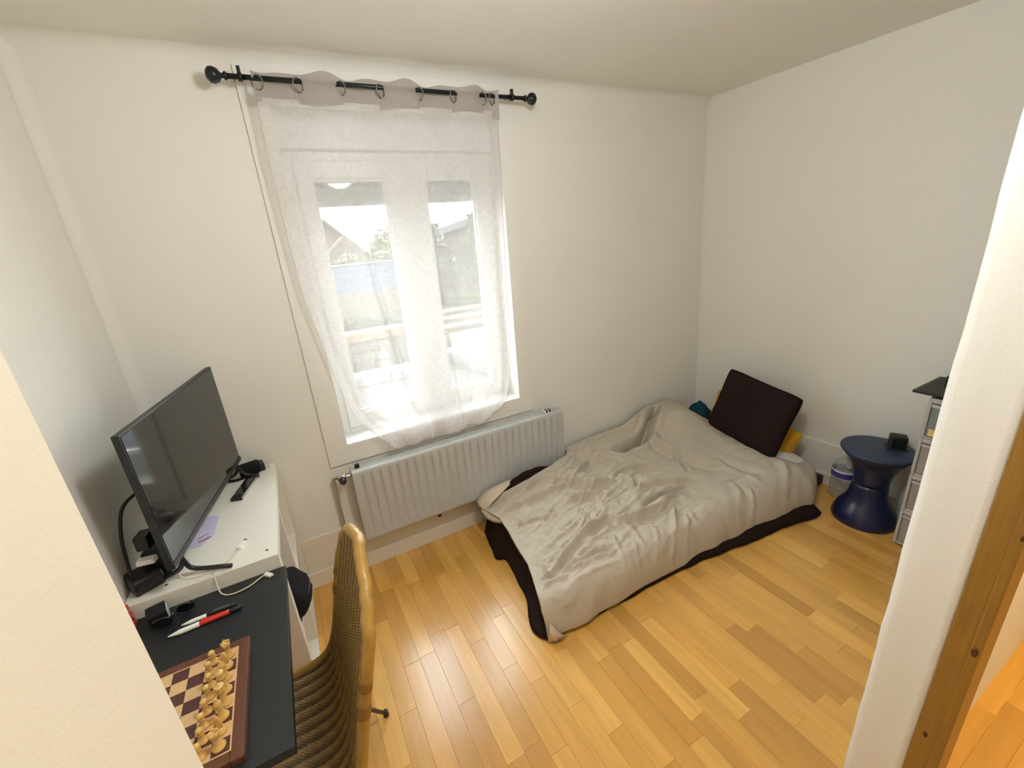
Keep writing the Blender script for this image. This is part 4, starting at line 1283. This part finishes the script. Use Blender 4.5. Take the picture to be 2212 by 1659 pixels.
# dongle, plug and cables behind the screen
tag(tv_box('plug_adapter', 0.055, 0.105, 0.905, 0.95, -0.10, -0.066, M_BLACK_PL, None, 0.004), 'small black block plug behind the left edge of the television', 'plug')
tag(tv_box('connector', 0.03, 0.055, 0.872, 0.887, -0.10, -0.055, M_WHITE_PL, None, 0.003), 'small white connector sticking out behind the television edge', 'connector')
t = tag(empty('power_brick', (-0.55, 1.5, KH)), 'black power brick with bulging end on the shelf unit behind the television', 'power brick')
P = []
bm = bmesh.new()
bm_box(bm, (-0.592, 1.445, KH), (-0.515, 1.53, KH + 0.05), 0.012, 3, rotz(0.5))
bm_obj('brick_body', bm, M_BLACK_PL, t, True)
bm = bmesh.new()
bm_box(bm, (-0.545, 1.50, KH), (-0.475, 1.62, KH + 0.095), 0.028, 4, rotz(-0.25))
bm_obj('bulging_end', bm, M_BLACK_PL, t, True)
tag(tube('power_cable', [(-0.575, 1.475, KH + 0.045), (-0.575, 1.49, 0.87), (-0.565, 1.50, 0.96), (-0.545, 1.53, 1.03), (-0.50, 1.59, 1.05)], 0.005, M_CABLE_B, None, 8), 'black cable rising from the power brick behind the television', 'cable')
t = tag(empty('charging_cable', (-0.42, 1.47, KH)), 'white charging cable looped over the edge of the shelf unit', 'cable')
kz = KH + 0.003
tube('cable', [(-0.475, 1.50, kz + 0.06), (-0.47, 1.475, kz + 0.03), (-0.455, 1.45, kz), (-0.425, 1.435, kz), (-0.385, 1.435, kz), (-0.345, 1.455, kz), (-0.318, 1.49, kz), (-0.307, 1.512, kz + .001)], 0.0022, M_CABLE_W, t, 7)
tube('cable', [(-0.47, 1.475, kz + 0.002), (-0.43, 1.465, kz), (-0.405, 1.475, kz), (-0.385, 1.45, kz), (-0.372, 1.415, kz - 0.002), (-0.368, 1.395, kz - 0.022), (-0.36, 1.375, 0.726), (-0.33, 1.355, 0.725), (-0.285, 1.362, 0.725), (-0.252, 1.385, 0.7255), (-0.235, 1.388, 0.7255)], 0.0022, M_CABLE_W, t, 7)
u1 = box('plug', (-0.309, 1.508, kz - 0.002), (-0.294, 1.546, kz + 0.006), M_WHITE_PL, t, bev=0.002, rot=rotz(-0.35))
box('plug_tip', (-0.297, 1.541, kz), (-0.287, 1.555, kz + 0.004), M_SILVER, u1, bev=0.001, rot=rotz(-0.35))
u2 = box('plug', (-0.238, 1.368, 0.7225), (-0.224, 1.396, 0.731), M_WHITE_PL, t, bev=0.003, rot=rotz(0.75))
box('plug_tip', (-0.224, 1.366, 0.724), (-0.216, 1.376, 0.728), M_SILVER, u2, bev=0.001, rot=rotz(0.75))

# remote, paper, gadget
rmr = rotz(-0.30)
t = tag(empty('remote_control', (-0.305, 1.965, KH)), 'slim black remote control with silver edge on the white shelf unit', 'remote control')
box('case', (-0.326, 1.862, KH), (-0.284, 2.068, KH + 0.014), M_BLACK_PL, t, bev=0.003, rot=rmr, pivot=(-0.305, 1.965, KH))
box('side_trim', (-0.2855, 1.866, KH + 0.001), (-0.2825, 2.064, KH + 0.012), M_SILVER, t, bev=0.0005, rot=rmr, pivot=(-0.305, 1.965, KH))
box('button_panel', (-0.323, 1.90, KH + 0.0135), (-0.287, 2.065, KH + 0.0148), M_BLACK_GL, t, bev=0.0005, rot=rmr, pivot=(-0.305, 1.965, KH))
tube('silver_arc', [tuple(np.array((-0.305, 1.965, KH)) + np.array(rmr @ Vector((dx, -0.073 + 0.006 * math.cos(dx * 80), 0.0148)))) for dx in np.linspace(-0.019, 0.019, 7)], 0.0012, M_SILVER, t, 6, sm=1)
t = tag(empty('leaflet', (-0.41, 1.71, KH)), 'lilac printed leaflet lying under the television', 'leaflet')
V = [(-0.388, 1.79), (-0.394, 1.655), (-0.43, 1.61), (-0.48, 1.63), (-0.46, 1.82)]
obj('sheet', [(a, b_, KH + 0.0005) for a, b_ in V] + [(a, b_, KH + 0.0015) for a, b_ in V], [(4, 3, 2, 1, 0), (5, 6, 7, 8, 9)] + [(k, (k + 1) % 5, 5 + (k + 1) % 5, 5 + k) for k in range(5)], M_PAPER, t)
box('printed_mark', (-0.44, 1.640, KH + 0.0015), (-0.402, 1.650, KH + 0.0019), M_PAPER_RED, t, bev=0, rot=rotz(0.4))
box('printed_mark', (-0.445, 1.668, KH + 0.0015), (-0.41, 1.674, KH + 0.0019), M_PAPER_RED, t, bev=0, rot=rotz(0.5))
t = tag(empty('gadget', (-0.285, 2.11, KH)), 'black gadget with an orange-red spot beside the television foot', 'gadget')
bm = bmesh.new()
bm_box(bm, (-0.335, 2.075, KH), (-0.25, 2.14, KH + 0.042), 0.012, 3, rotz(0.2))
bm_obj('body', bm, M_BLACK_FAB, t, True)
box('cap_end', (-0.268, 2.085, KH + 0.002), (-0.235, 2.14, KH + 0.036), M_BLACK_PL, t, bev=0.004, rot=rotz(0.2))
lathe('spot', [(0, 0), (0.008, 0), (0.007, -0.002), (0, -0.003)], M_ORANGE, t, (-0.322, 2.072, KH + 0.026), 12, 'Y')
tube('strap', [(-0.29, 2.07, KH + 0.008), (-0.33, 2.055, KH + 0.006), (-0.37, 2.06, KH + 0.007), (-0.40, 2.09, KH + 0.012), (-0.41, 2.12, KH + 0.02)], 0.008, M_BLACK_FAB, t, 8, squash=0.6)

# ------------------------------------------------------------------ things on the black desk
def pen(name, p0, p1, r, bands, label):
    """bands: list of (start, end, material, part name)."""
    p0, p1 = Vector(p0), Vector(p1)
    L = (p1 - p0).length
    ax = (p1 - p0).normalized()
    R = Vector((0, 0, 1)).rotation_difference(ax).to_matrix()
    t = tag(empty(name, tuple((p0 + p1) / 2)), label, 'pen')
    for s, e, mt, nm in bands:
        prof = [(0, s * L)]
        for k in range(9):
            f_ = s + (e - s) * k / 8
            rr = r
            if f_ < 0.16: rr = r * (0.25 + 0.75 * f_ / 0.16)
            if f_ > 0.94: rr = r * max(0.7, 1 - (f_ - 0.94) * 5)
            prof.append((rr, f_ * L))
        prof.append((0, e * L))
        lathe(nm, prof, mt, t, p0, 14, 'Z', rot=R)
    return t


t = pen('pen', (-0.478, 1.268, BZ + 0.0075), (-0.302, 1.276, BZ + 0.0075), 0.0072,
        [(0, 0.42, M_WHITE_PL, 'tip_half'), (0.42, 0.83, M_RED, 'barrel'), (0.83, 1.0, M_BLACK_PL, 'end_cap')], 'thick red and white ballpoint pen on the black desk')
box('clip', (-0.40, 1.272, BZ + 0.0135), (-0.345, 1.276, BZ + 0.016), M_RED, t, bev=0.001)
t = pen('pen', (-0.452, 1.296, BZ + 0.006), (-0.318, 1.300, BZ + 0.006), 0.0058,
        [(0, 0.46, M_WHITE_PL, 'tip_half'), (0.46, 1.0, M_BLACK_PL, 'barrel')], 'black and white pen behind the red pen on the desk')
box('clip', (-0.375, 1.299, BZ + 0.0105), (-0.335, 1.302, BZ + 0.0125), M_SILVER, t, bev=0.001)

sg = tag(empty('sunglasses', (-0.49, 1.36, BZ)), 'dark sunglasses lying at the back of the black desk', 'sunglasses')
for k, (cx_, cy_) in enumerate(((-0.494, 1.322), (-0.446, 1.352))):
    R = Matrix.Rotation(-1.15, 3, 'X') @ Matrix.Rotation(0.0, 3, 'Z')
    lathe('lens', [(0, 0.0), (0.018, -0.001), (0.021, -0.003), (0.021, 0.002), (0.018, 0.003), (0, 0.005)], M_BLACK_GL, sg, (cx_, cy_, BZ + 0.021), 18, 'Z', rot=R, squash=(1.08, 0.95))
    tube('temple', [(cx_ + (-0.021 if k == 0 else 0.021), cy_, BZ + 0.028), (cx_ + (-0.02 if k == 0 else 0.021), cy_ + 0.014, BZ + 0.024), (cx_ + (0.02 if k == 0 else -0.015), cy_ + 0.026, BZ + 0.01), (cx_ + (0.045 if k == 0 else -0.04), cy_ + 0.028, BZ + 0.005)], 0.003, M_BLACK_GL, sg, 6, sm=4)
tube('bridge', [(-0.474, 1.330, BZ + 0.026), (-0.469, 1.338, BZ + 0.029), (-0.464, 1.344, BZ + 0.026)], 0.003, M_BLACK_GL, sg, 6, sm=4)
t = tag(empty('case', (-0.555, 1.345, BZ)), 'open black glasses case with pale edge beside the sunglasses', 'case')
box('case_shell', (-0.540, 1.340, BZ), (-0.492, 1.394, BZ + 0.038), M_BLACK_PL, t, bev=0.006, rot=rotz(0.25))
box('pale_edge', (-0.4915, 1.344, BZ + 0.004), (-0.488, 1.388, BZ + 0.036), M_BULB, t, bev=0.001, rot=rotz(0.25))
t = tag(empty('red_comb_clip', (-0.583, 1.386, BZ)), 'small red toothed plastic clip standing at the back corner of the black desk', 'clip')
for k in range(5):
    p = np.array((-0.583, 1.386 - 0.002 * k, BZ + 0.0085 + 0.0145 * k))
    box('tooth', tuple(p - [0.008, 0.010, 0.0085]), tuple(p + [0.010 - 0.003 * (k % 2), 0.010, 0.007]), M_RED if k != 1 else M_RED_DARK, t, bev=0.002)

# ------------------------------------------------------------------ chess board and pieces
SQ = 0.0346
CX1, CY1 = -0.2985, 1.1075          # far right corner of the squares (right = chair side)
CBZ = BZ + 0.020
cb = tag(empty('chess_board', (CX1 - 4 * SQ, CY1 - 4 * SQ, BZ)), 'walnut and maple chess board on the black desk', 'chess board')
bm = bmesh.new()
fw = 0.0262
xa, xb, ya, yb = CX1 - 8 * SQ, CX1, CY1 - 8 * SQ, CY1
fwl = min(fw, xa - (-0.598))
bm_box(bm, (xb, ya - fw, BZ), (xb + fw, yb + fw, CBZ), 0.004)
bm_box(bm, (xa - fwl, ya - fw, BZ), (xa, yb + fw, CBZ), 0.002)
bm_box(bm, (xa, yb, BZ), (xb, yb + fw, CBZ), 0.003)
bm_box(bm, (xa, ya - fw, BZ), (xb, ya, CBZ), 0.003)
bm_box(bm, (xa, ya, BZ), (xb, yb, CBZ - 0.003), 0)
bm_obj('board_frame', bm, M_WALNUT, cb)
bm = bmesh.new()
for lo, hi in (((xb - .0005, ya - .0025, 0), (xb + .0025, yb + .0025, 0)), ((xa - .0005, ya - .0025, 0), (xb, ya + .0005, 0)), ((xa - .0005, yb - .0005, 0), (xb, yb + .0025, 0))):
    bm_box(bm, (lo[0], lo[1], CBZ - .002), (hi[0], hi[1], CBZ + .0006))
bm_obj('inlay_line', bm, M_SQ_LIGHT, cb)
for i in range(8):
    for j in range(8):
        x1 = CX1 - i * SQ; y1 = CY1 - j * SQ
        dark = (i + j) % 2 == 1
        box('square', (x1 - SQ + .0002, y1 - SQ + .0002, CBZ - 0.003), (x1 - .0002, y1 - .0002, CBZ + 0.0002), M_SQ_DARK if dark else M_SQ_LIGHT, cb, bev=0)

PAWN = [(0, 0), (.0115, 0), (.0120, .0025), (.0105, .005), (.0085, .007), (.0060, .011), (.0045, .019), (.0065, .0215), (.0072, .0225), (.0050, .024), (.0056, .026), (.0072, .0295), (.0070, .0335), (.0045, .0365), (0, .0375)]
BASE_ = [(0, 0), (.0130, 0), (.0137, .003), (.0120, .006), (.0098, .009), (.0070, .014), (.0058, .024), (.0060, .030)]
ROOK = BASE_ + [(.0085, .0315), (.0075, .0335), (.0092, .036), (.0098, .044), (.0070, .0440), (.0066, .0405), (0, .0405)]
BISH = BASE_ + [(.0088, .032), (.0060, .0345), (.0078, .039), (.0080, .043), (.0055, .049), (.0025, .0525), (.0032, .0545), (.002, .0565), (0, .057)]
QUEEN = BASE_[:6] + [(.0062, .028), (.0065, .038), (.0095, .040), (.0065, .0425), (.0082, .049), (.0102, .055), (.0075, .0555), (.0035, .0575), (.0032, .060), (0, .0615)]
KING = BASE_[:6] + [(.0064, .030), (.0068, .041), (.0100, .043), (.0070, .0455), (.0085, .053), (.0098, .058), (.0060, .061), (.0022, .062), (0, .0625)]


def piece(kind, prof, x, y, label, group):
    t = empty(kind, (x, y, CBZ + 0.0002), label, 'chess piece', group)
    lathe('turned_body', prof, M_BOXWOOD, t, (x, y, CBZ + 0.0002), 20)
    z0 = CBZ + 0.0002
    if kind == 'chess_king':
        bm = bmesh.new()
        bm_box(bm, (x - .0012, y - .0012, z0 + .061), (x + .0012, y + .0012, z0 + .072), .0004, 1)
        bm_box(bm, (x - .0012, y - .004, z0 + .0655), (x + .0012, y + .004, z0 + .068), .0004, 1)
        bm_obj('cross', bm, M_BOXWOOD, t)
    if kind == 'chess_rook':
        for k in range(4):
            a = k * PI / 2 + .4
            box('battlement', (x + .0082 * math.cos(a) - .002, y + .0082 * math.sin(a) - .002, z0 + .043), (x + .0082 * math.cos(a) + .002, y + .0082 * math.sin(a) + .002, z0 + .047), M_BOXWOOD, t, bev=.0006)
    return t


def knight(x, y, label, group):
    t = empty('chess_knight', (x, y, CBZ + 0.0002), label, 'chess piece', group)
    z0 = CBZ + 0.0002
    lathe('turned_base', BASE_[:5] + [(.0085, .012), (0, .0125)], M_BOXWOOD, t, (x, y, z0), 20)
    # carved head looking toward -x, thickness in y
    out = [(.007, .010), (.0085, .022), (.0065, .034), (.0025, .043), (.0005, .047), (-.0015, .0425), (-.006, .039), (-.0115, .0325), (-.0105, .029), (-.005, .0305), (-.0035, .028), (-.006, .020), (-.0075, .010)]
    n_ = len(out)
    V = [(x + a, y - .0042, z0 + b_) for a, b_ in out] + [(x + a, y + .0042, z0 + b_) for a, b_ in out]
    F = [tuple(range(n_))[::-1], tuple(range(n_, 2 * n_))] + [(k, (k + 1) % n_, n_ + (k + 1) % n_, n_ + k) for k in range(n_)]
    me = mesh('carved_head', V, F)
    bm = bmesh.new(); bm.from_mesh(me); bpy.data.meshes.remove(me)
    bmesh.ops.bevel(bm, geom=list(bm.edges), offset=.0012, segments=2, affect='EDGES')
    bm_obj('carved_head', bm, M_BOXWOOD, t)
    return t


xr = CX1 - SQ * 0.5
xp = CX1 - SQ * 1.5
rowy = [CY1 - SQ * (k + 0.5) for k in range(8)]
GB, GP = 'light wooden chess pieces in the back row', 'light wooden pawns in the front row'
order = ['rook', 'knight', 'bishop', 'king', 'queen', 'bishop', 'knight', 'rook']
names_l = ['light wooden rook at the far corner of the chess board', 'light wooden knight next to the far corner rook', 'light wooden bishop between far knight and king',
           'light wooden king with cross on top of its crown', 'light wooden queen with wide crown next to the king', 'light wooden bishop between queen and the near knight',
           'light wooden knight next to the near corner rook', 'light wooden rook at the near corner of the chess board']
for k, kd in enumerate(order):
    y = rowy[k] + rs.uniform(-.002, .002); x = xr + rs.uniform(-.003, .002)
    if kd == 'knight': knight(x, y, names_l[k], GB)
    else: piece('chess_' + kd, {'rook': ROOK, 'bishop': BISH, 'queen': QUEEN, 'king': KING}[kd], x, y, names_l[k], GB)
pl_ = ['far corner rook', 'far knight', 'far bishop', 'king', 'queen', 'near bishop', 'near knight', 'near corner rook']
pawn0 = None
for k in range(8):
    y = rowy[k] + rs.uniform(-.003, .003); x = xp + rs.uniform(-.003, .003)
    lb = 'light wooden pawn standing in front of the %s' % pl_[k]
    if pawn0 is None:
        pawn0 = piece('chess_pawn', PAWN, x, y, lb, GP)
    else:
        c_ = copy_tree(pawn0)
        c_.location = (x, y, CBZ + 0.0002)
        c_['label'] = lb

# ================================================================== rattan chair
ch = tag(empty('rattan_chair', (-0.15, 1.02, 0)), 'high-backed woven rattan chair pushed under the black desk', 'chair')
prof = smooth_path([(-0.57, 0, 0.455), (-0.46, 0, 0.448), (-0.31, 0, 0.440), (-0.20, 0, 0.436), (-0.142, 0, 0.446), (-0.107, 0, 0.475), (-0.080, 0, 0.535), (-0.055, 0, 0.64), (-0.030, 0, 0.75), (-0.001, 0, 0.865), (0.032, 0, 0.985)], 14)
seg_ = np.linalg.norm(np.diff(prof, axis=0), axis=1)
arc = np.concatenate([[0], np.cumsum(seg_)]); arc /= arc[-1]
nu = 220
S = np.linspace(0, 1, nu)
PX, PZ = np.interp(S, arc, prof[:, 0]), np.interp(S, arc, prof[:, 2])
tx_, tz_ = np.gradient(PX), np.gradient(PZ)
ln = np.hypot(tx_, tz_); nxp, nzp = -tz_ / ln, tx_ / ln      # normal on the sitter's side
YC = 1.02


def half_w(s):
    return float(np.interp(s, [0, .03, .08, .45, .55, .72, .82, .89, .94, .975, 1.0], [.15, .19, .212, .222, .222, .215, .212, .195, .155, .10, .03]))


nvv = 120
P = np.zeros((nu, nvv, 3))
for i in range(nu):
    hw = half_w(S[i])
    for j in range(nvv):
        v = 2 * j / (nvv - 1) - 1
        y = YC + v * hw
        cup = 0.008 * v * v * np.interp(S[i], [0, .4, .55, 1], [.6, .5, 1.0, .8])
        rib = 0.0058 * math.cos(2 * PI * (y - YC) / 0.036) * np.interp(S[i], [0, .05, .5, .62, 1], [0, 1, 1, .35, .25]) + 0.0008 * math.sin(S[i] * 900 + j * PI)
        P[i, j] = (PX[i] + nxp[i] * (cup + rib), y, PZ[i] + nzp[i] * (cup + rib))
sh = link('woven_shell', grid_mesh('woven_shell', P), M_WICKER, ch, True)
sh.modifiers.new('thickness', 'SOLIDIFY').thickness = 0.009
rim = [P[i, 0] for i in range(0, nu, 3)] + [P[nu - 1, nvv // 2]] + [P[i, nvv - 1] for i in range(nu - 1, -1, -3)] + [P[0, nvv // 2]]
rim = np.array(rim)
ri = [i for i in range(0, nu, 3)] + [nu - 1] + [i for i in range(nu - 1, -1, -3)] + [0]
rim = rim - np.array([(nxp[i] * 0.011, 0, nzp[i] * 0.011) for i in ri])
rp = smooth_path(rim, 2, True)
TP = tube_pts(rp, 0.0155, 10, True)
# cane winding: a fine groove between the turns
for i in range(len(rp)):
    c0 = rp[i]
    TP[i] = c0 + (TP[i] - c0) * (1.0 + 0.05 * (1 if i % 2 else -1))
link('rim', grid_mesh('rim', TP, close_u=True, close_v=True), M_CANE, ch, True)
for (i0, i1) in ((150, 158), (166, 172)):
    for jj in (0, nvv - 1):
        pts = [P[i, jj] - np.array((nxp[i] * 0.011, 0, nzp[i] * 0.011)) for i in range(i0, i1 + 1, 2)]
        tube('binding', pts, 0.0172, M_CANE_DARK, ch, 12, sm=3)
for (sx, sy, fx, fy) in ((-0.18, 1.14, 0.002, 1.288), (-0.18, 0.90, 0.002, 0.752), (-0.42, 1.14, -0.53, 1.25), (-0.42, 0.90, -0.53, 0.79)):
    lg = tube('leg', [(sx, sy, 0.428), ((sx + fx) / 2, (sy + fy) / 2, 0.22), (fx, fy, 0.012)], [0.009, 0.008, 0.0065], pmat('bronzed_steel', (0.085, 0.045, 0.025), 0.4, metal=0.5) if 'bronzed_steel' not in bpy.data.materials else bpy.data.materials['bronzed_steel'], ch, 10, sm=4)
    lathe('foot_cap', [(0, 0), (0.010, 0), (0.0105, 0.006), (0.008, 0.026), (0, 0.027)], M_BLACK_PL, lg, (fx, fy, 0), 12)
tube('seat_frame', [(-0.18, 1.14, 0.424), (-0.42, 1.14, 0.428), (-0.42, 0.90, 0.428), (-0.18, 0.90, 0.424)], 0.007, bpy.data.materials['bronzed_steel'], ch, 8, closed=True, sm=1)

# ================================================================== stool, bottle, drawer tower
SX, SY = 2.675, 0.917
stl = tag(empty('stool', (SX, SY, 0)), 'navy blue hourglass plastic stool near the drawer tower', 'stool')
lathe('lower_cone', [(0, 0), (0.149, 0), (0.152, 0.006), (0.151, 0.022), (0.144, 0.048), (0.132, 0.078), (0.112, 0.110), (0.096, 0.142), (0.087, 0.175), (0.082, 0.215), (0.081, 0.235), (0, 0.236)], M_BLUE_PL, stl, (SX, SY, 0), 48)
lathe('upper_cone', [(0, 0.2365), (0.081, 0.2365), (0.082, 0.26), (0.087, 0.295), (0.098, 0.335), (0.118, 0.375), (0.142, 0.405), (0.152, 0.420), (0.153, 0.430), (0, 0.430)], M_BLUE_PL, stl, (SX, SY, 0), 48)
lathe('seat_lid', [(0, 0.4305), (0.157, 0.4305), (0.164, 0.433), (0.1655, 0.440), (0.163, 0.447), (0.155, 0.450), (0, 0.4495)], M_BLUE_TOP, stl, (SX, SY, 0), 48)
t = tag(empty('alarm_clock', (2.752, 0.868, 0.45)), 'small black rounded gadget standing on the blue stool', 'gadget')
R = rotz(0.5)
bm = bmesh.new(); bm_box(bm, (2.722, 0.831, 0.4502), (2.782, 0.905, 0.525), 0.016, 4, R)
bm_obj('case', bm, M_BLACK_PL, t, True)
box('front_glass', (2.7195, 0.843, 0.462), (2.723, 0.893, 0.513), M_BLACK_GL, t, bev=0.001, rot=R, pivot=(2.752, 0.868, 0.49))
box('base_plate', (2.715, 0.823, 0.4502), (2.787, 0.913, 0.458), M_BLACK_PL, t, bev=0.003, rot=R)


def bottle(name, x, y, label, sc=1.0, band=True):
    t = tag(empty(name, (x, y, 0)), label, 'bottle')
    prof = [(0, 0.002), (0.055, 0.0), (0.064, 0.008)]
    for k in range(9):
        z = 0.02 + k * 0.014
        prof += [(0.0655, z), (0.0635, z + 0.007)]
    prof += [(0.066, 0.152), (0.066, 0.20), (0.063, 0.222), (0.050, 0.245), (0.030, 0.264), (0.018, 0.275), (0.016, 0.29), (0.0, 0.29)]
    lathe('bottle_body', [(r_ * sc, z * sc) for r_, z in prof], M_PET, t, (x, y, 0), 28)
    lathe('bottle_cap', [(0, 0.2905 * sc), (0.019 * sc, 0.2905 * sc), (0.019 * sc, 0.307 * sc), (0, 0.308 * sc)], M_WHITE_PL, t, (x, y, 0), 18)
    if band:
        M_ = pmat('violet_label', (0.07, 0.055, 0.28), 0.4, var=0.25, scale=20)
        lathe('label_band', [(0.0672 * sc, 0.152 * sc), (0.0672 * sc, 0.186 * sc)], M_, t, (x, y, 0), 28)
        lathe('label_band', [(0.0675 * sc, 0.188 * sc), (0.067 * sc, 0.198 * sc)], M_WHITE_PL, t, (x, y, 0), 28)
    return t


bottle('water_bottle', 2.805, 1.098, 'large clear plastic water bottle with violet label behind the stool', 0.98)
t = tag(empty('white_canister', (2.835, 0.785, 0)), 'pale plastic canister behind stool and drawer tower', 'canister')
lathe('canister_body', [(0, 0), (0.040, 0), (0.045, 0.01), (0.046, 0.16), (0.038, 0.2), (0.02, 0.215), (0.02, 0.225), (0, 0.226)], pmat('milky_plastic', (0.50, 0.53, 0.51), 0.4), t, (2.835, 0.785, 0), 20)
tag(box('wood_block', (2.805, 1.225, 0.001), (2.857, 1.295, 0.062), M_WOODBLOCK, bev=0.003), 'dark reddish wooden block on the floor between bed and wall', 'block')

DX0, DX1, DY0, DY1 = 2.560, 2.84, 0.345, 0.733
dt = tag(empty('drawer_tower', (2.71, 0.54, 0)), 'translucent plastic drawer tower half hidden behind the wall edge', 'drawer tower')
nd = 4
hd = 0.205
for k in range(nd):
    z0 = 0.012 + k * hd
    fr_ = frame_bm = bmesh.new()
    for lo, hi in (((DX0, DY1 - 0.014, z0), (DX1, DY1, z0 + hd - .002)), ((DX0, DY0, z0), (DX1, DY0 + 0.014, z0 + hd - .002)),
                   ((DX0, DY0 + .013, z0 + hd - 0.026), (DX1, DY1 - .013, z0 + hd - .002)), ((DX0, DY0 + .013, z0), (DX1, DY1 - .013, z0 + 0.008)), ((DX1 - .006, DY0 + .013, z0), (DX1, DY1 - .013, z0 + hd - .002))):
        bm_box(frame_bm, lo, hi, 0.003, 1)
    bm_obj('tower_frame', frame_bm, M_FROST, dt)
    d0 = box('drawer', (DX0 + 0.004, DY0 + 0.016, z0 + 0.010), (DX1 - 0.012, DY1 - 0.016, z0 + hd - 0.030), M_FROST_BLUE if k == 3 else M_FROST_IN, dt, bev=0.006)
    box('drawer_lip', (DX0 - 0.004, DY0 + 0.016, z0 + hd - 0.044), (DX0 + 0.010, DY1 - 0.016, z0 + hd - 0.031), M_FROST, d0, bev=0.003)
    if k == 3:
        box('paper_label', (DX0 + 0.001, DY1 - 0.085, z0 + 0.016), (DX0 + 0.0035, DY1 - 0.026, z0 + 0.05), M_LABEL, d0, bev=0)
for (a, b_) in ((DX0 + .03, DY1 - .03), (DX0 + .03, DY0 + .03), (DX1 - .03, DY1 - .03), (DX1 - .03, DY0 + .03)):
    lathe('foot', [(0, 0), (0.014, 0), (0.012, 0.0125), (0, 0.0125)], M_BLACK_PL, dt, (a, b_, 0), 10)
TT = 0.012 + nd * hd
t = tag(empty('flat_tray', (2.70, 0.66, TT)), 'flat black tray lying across the top of the drawer tower', 'tray')
box('tray_foot', (2.57, 0.40, TT - .0015), (2.84, 0.715, TT + 0.012), M_BLACK_PL, t, bev=0.002)
box('tray_plate', (2.545, 0.39, TT + 0.0125), (2.85, 0.795, TT + 0.025), M_BLACK_PL, t, bev=0.003)
box('tray_inset', (2.56, 0.405, TT + 0.0248), (2.835, 0.78, TT + 0.027), pmat('grey_felt', (0.05, 0.048, 0.042), 0.8), t, bev=0.001)
t = tag(empty('speaker', (2.72, 0.67, TT + .027)), 'small black box standing on the flat black tray', 'speaker')
box('speaker_case', (2.66, 0.58, TT + 0.0271), (2.80, 0.722, TT + 0.085), M_BLACK_PL, t, bev=0.006)
box('speaker_grille', (2.657, 0.59, TT + 0.035), (2.661, 0.712, TT + 0.078), M_BLACK_FAB, t, bev=0.001)
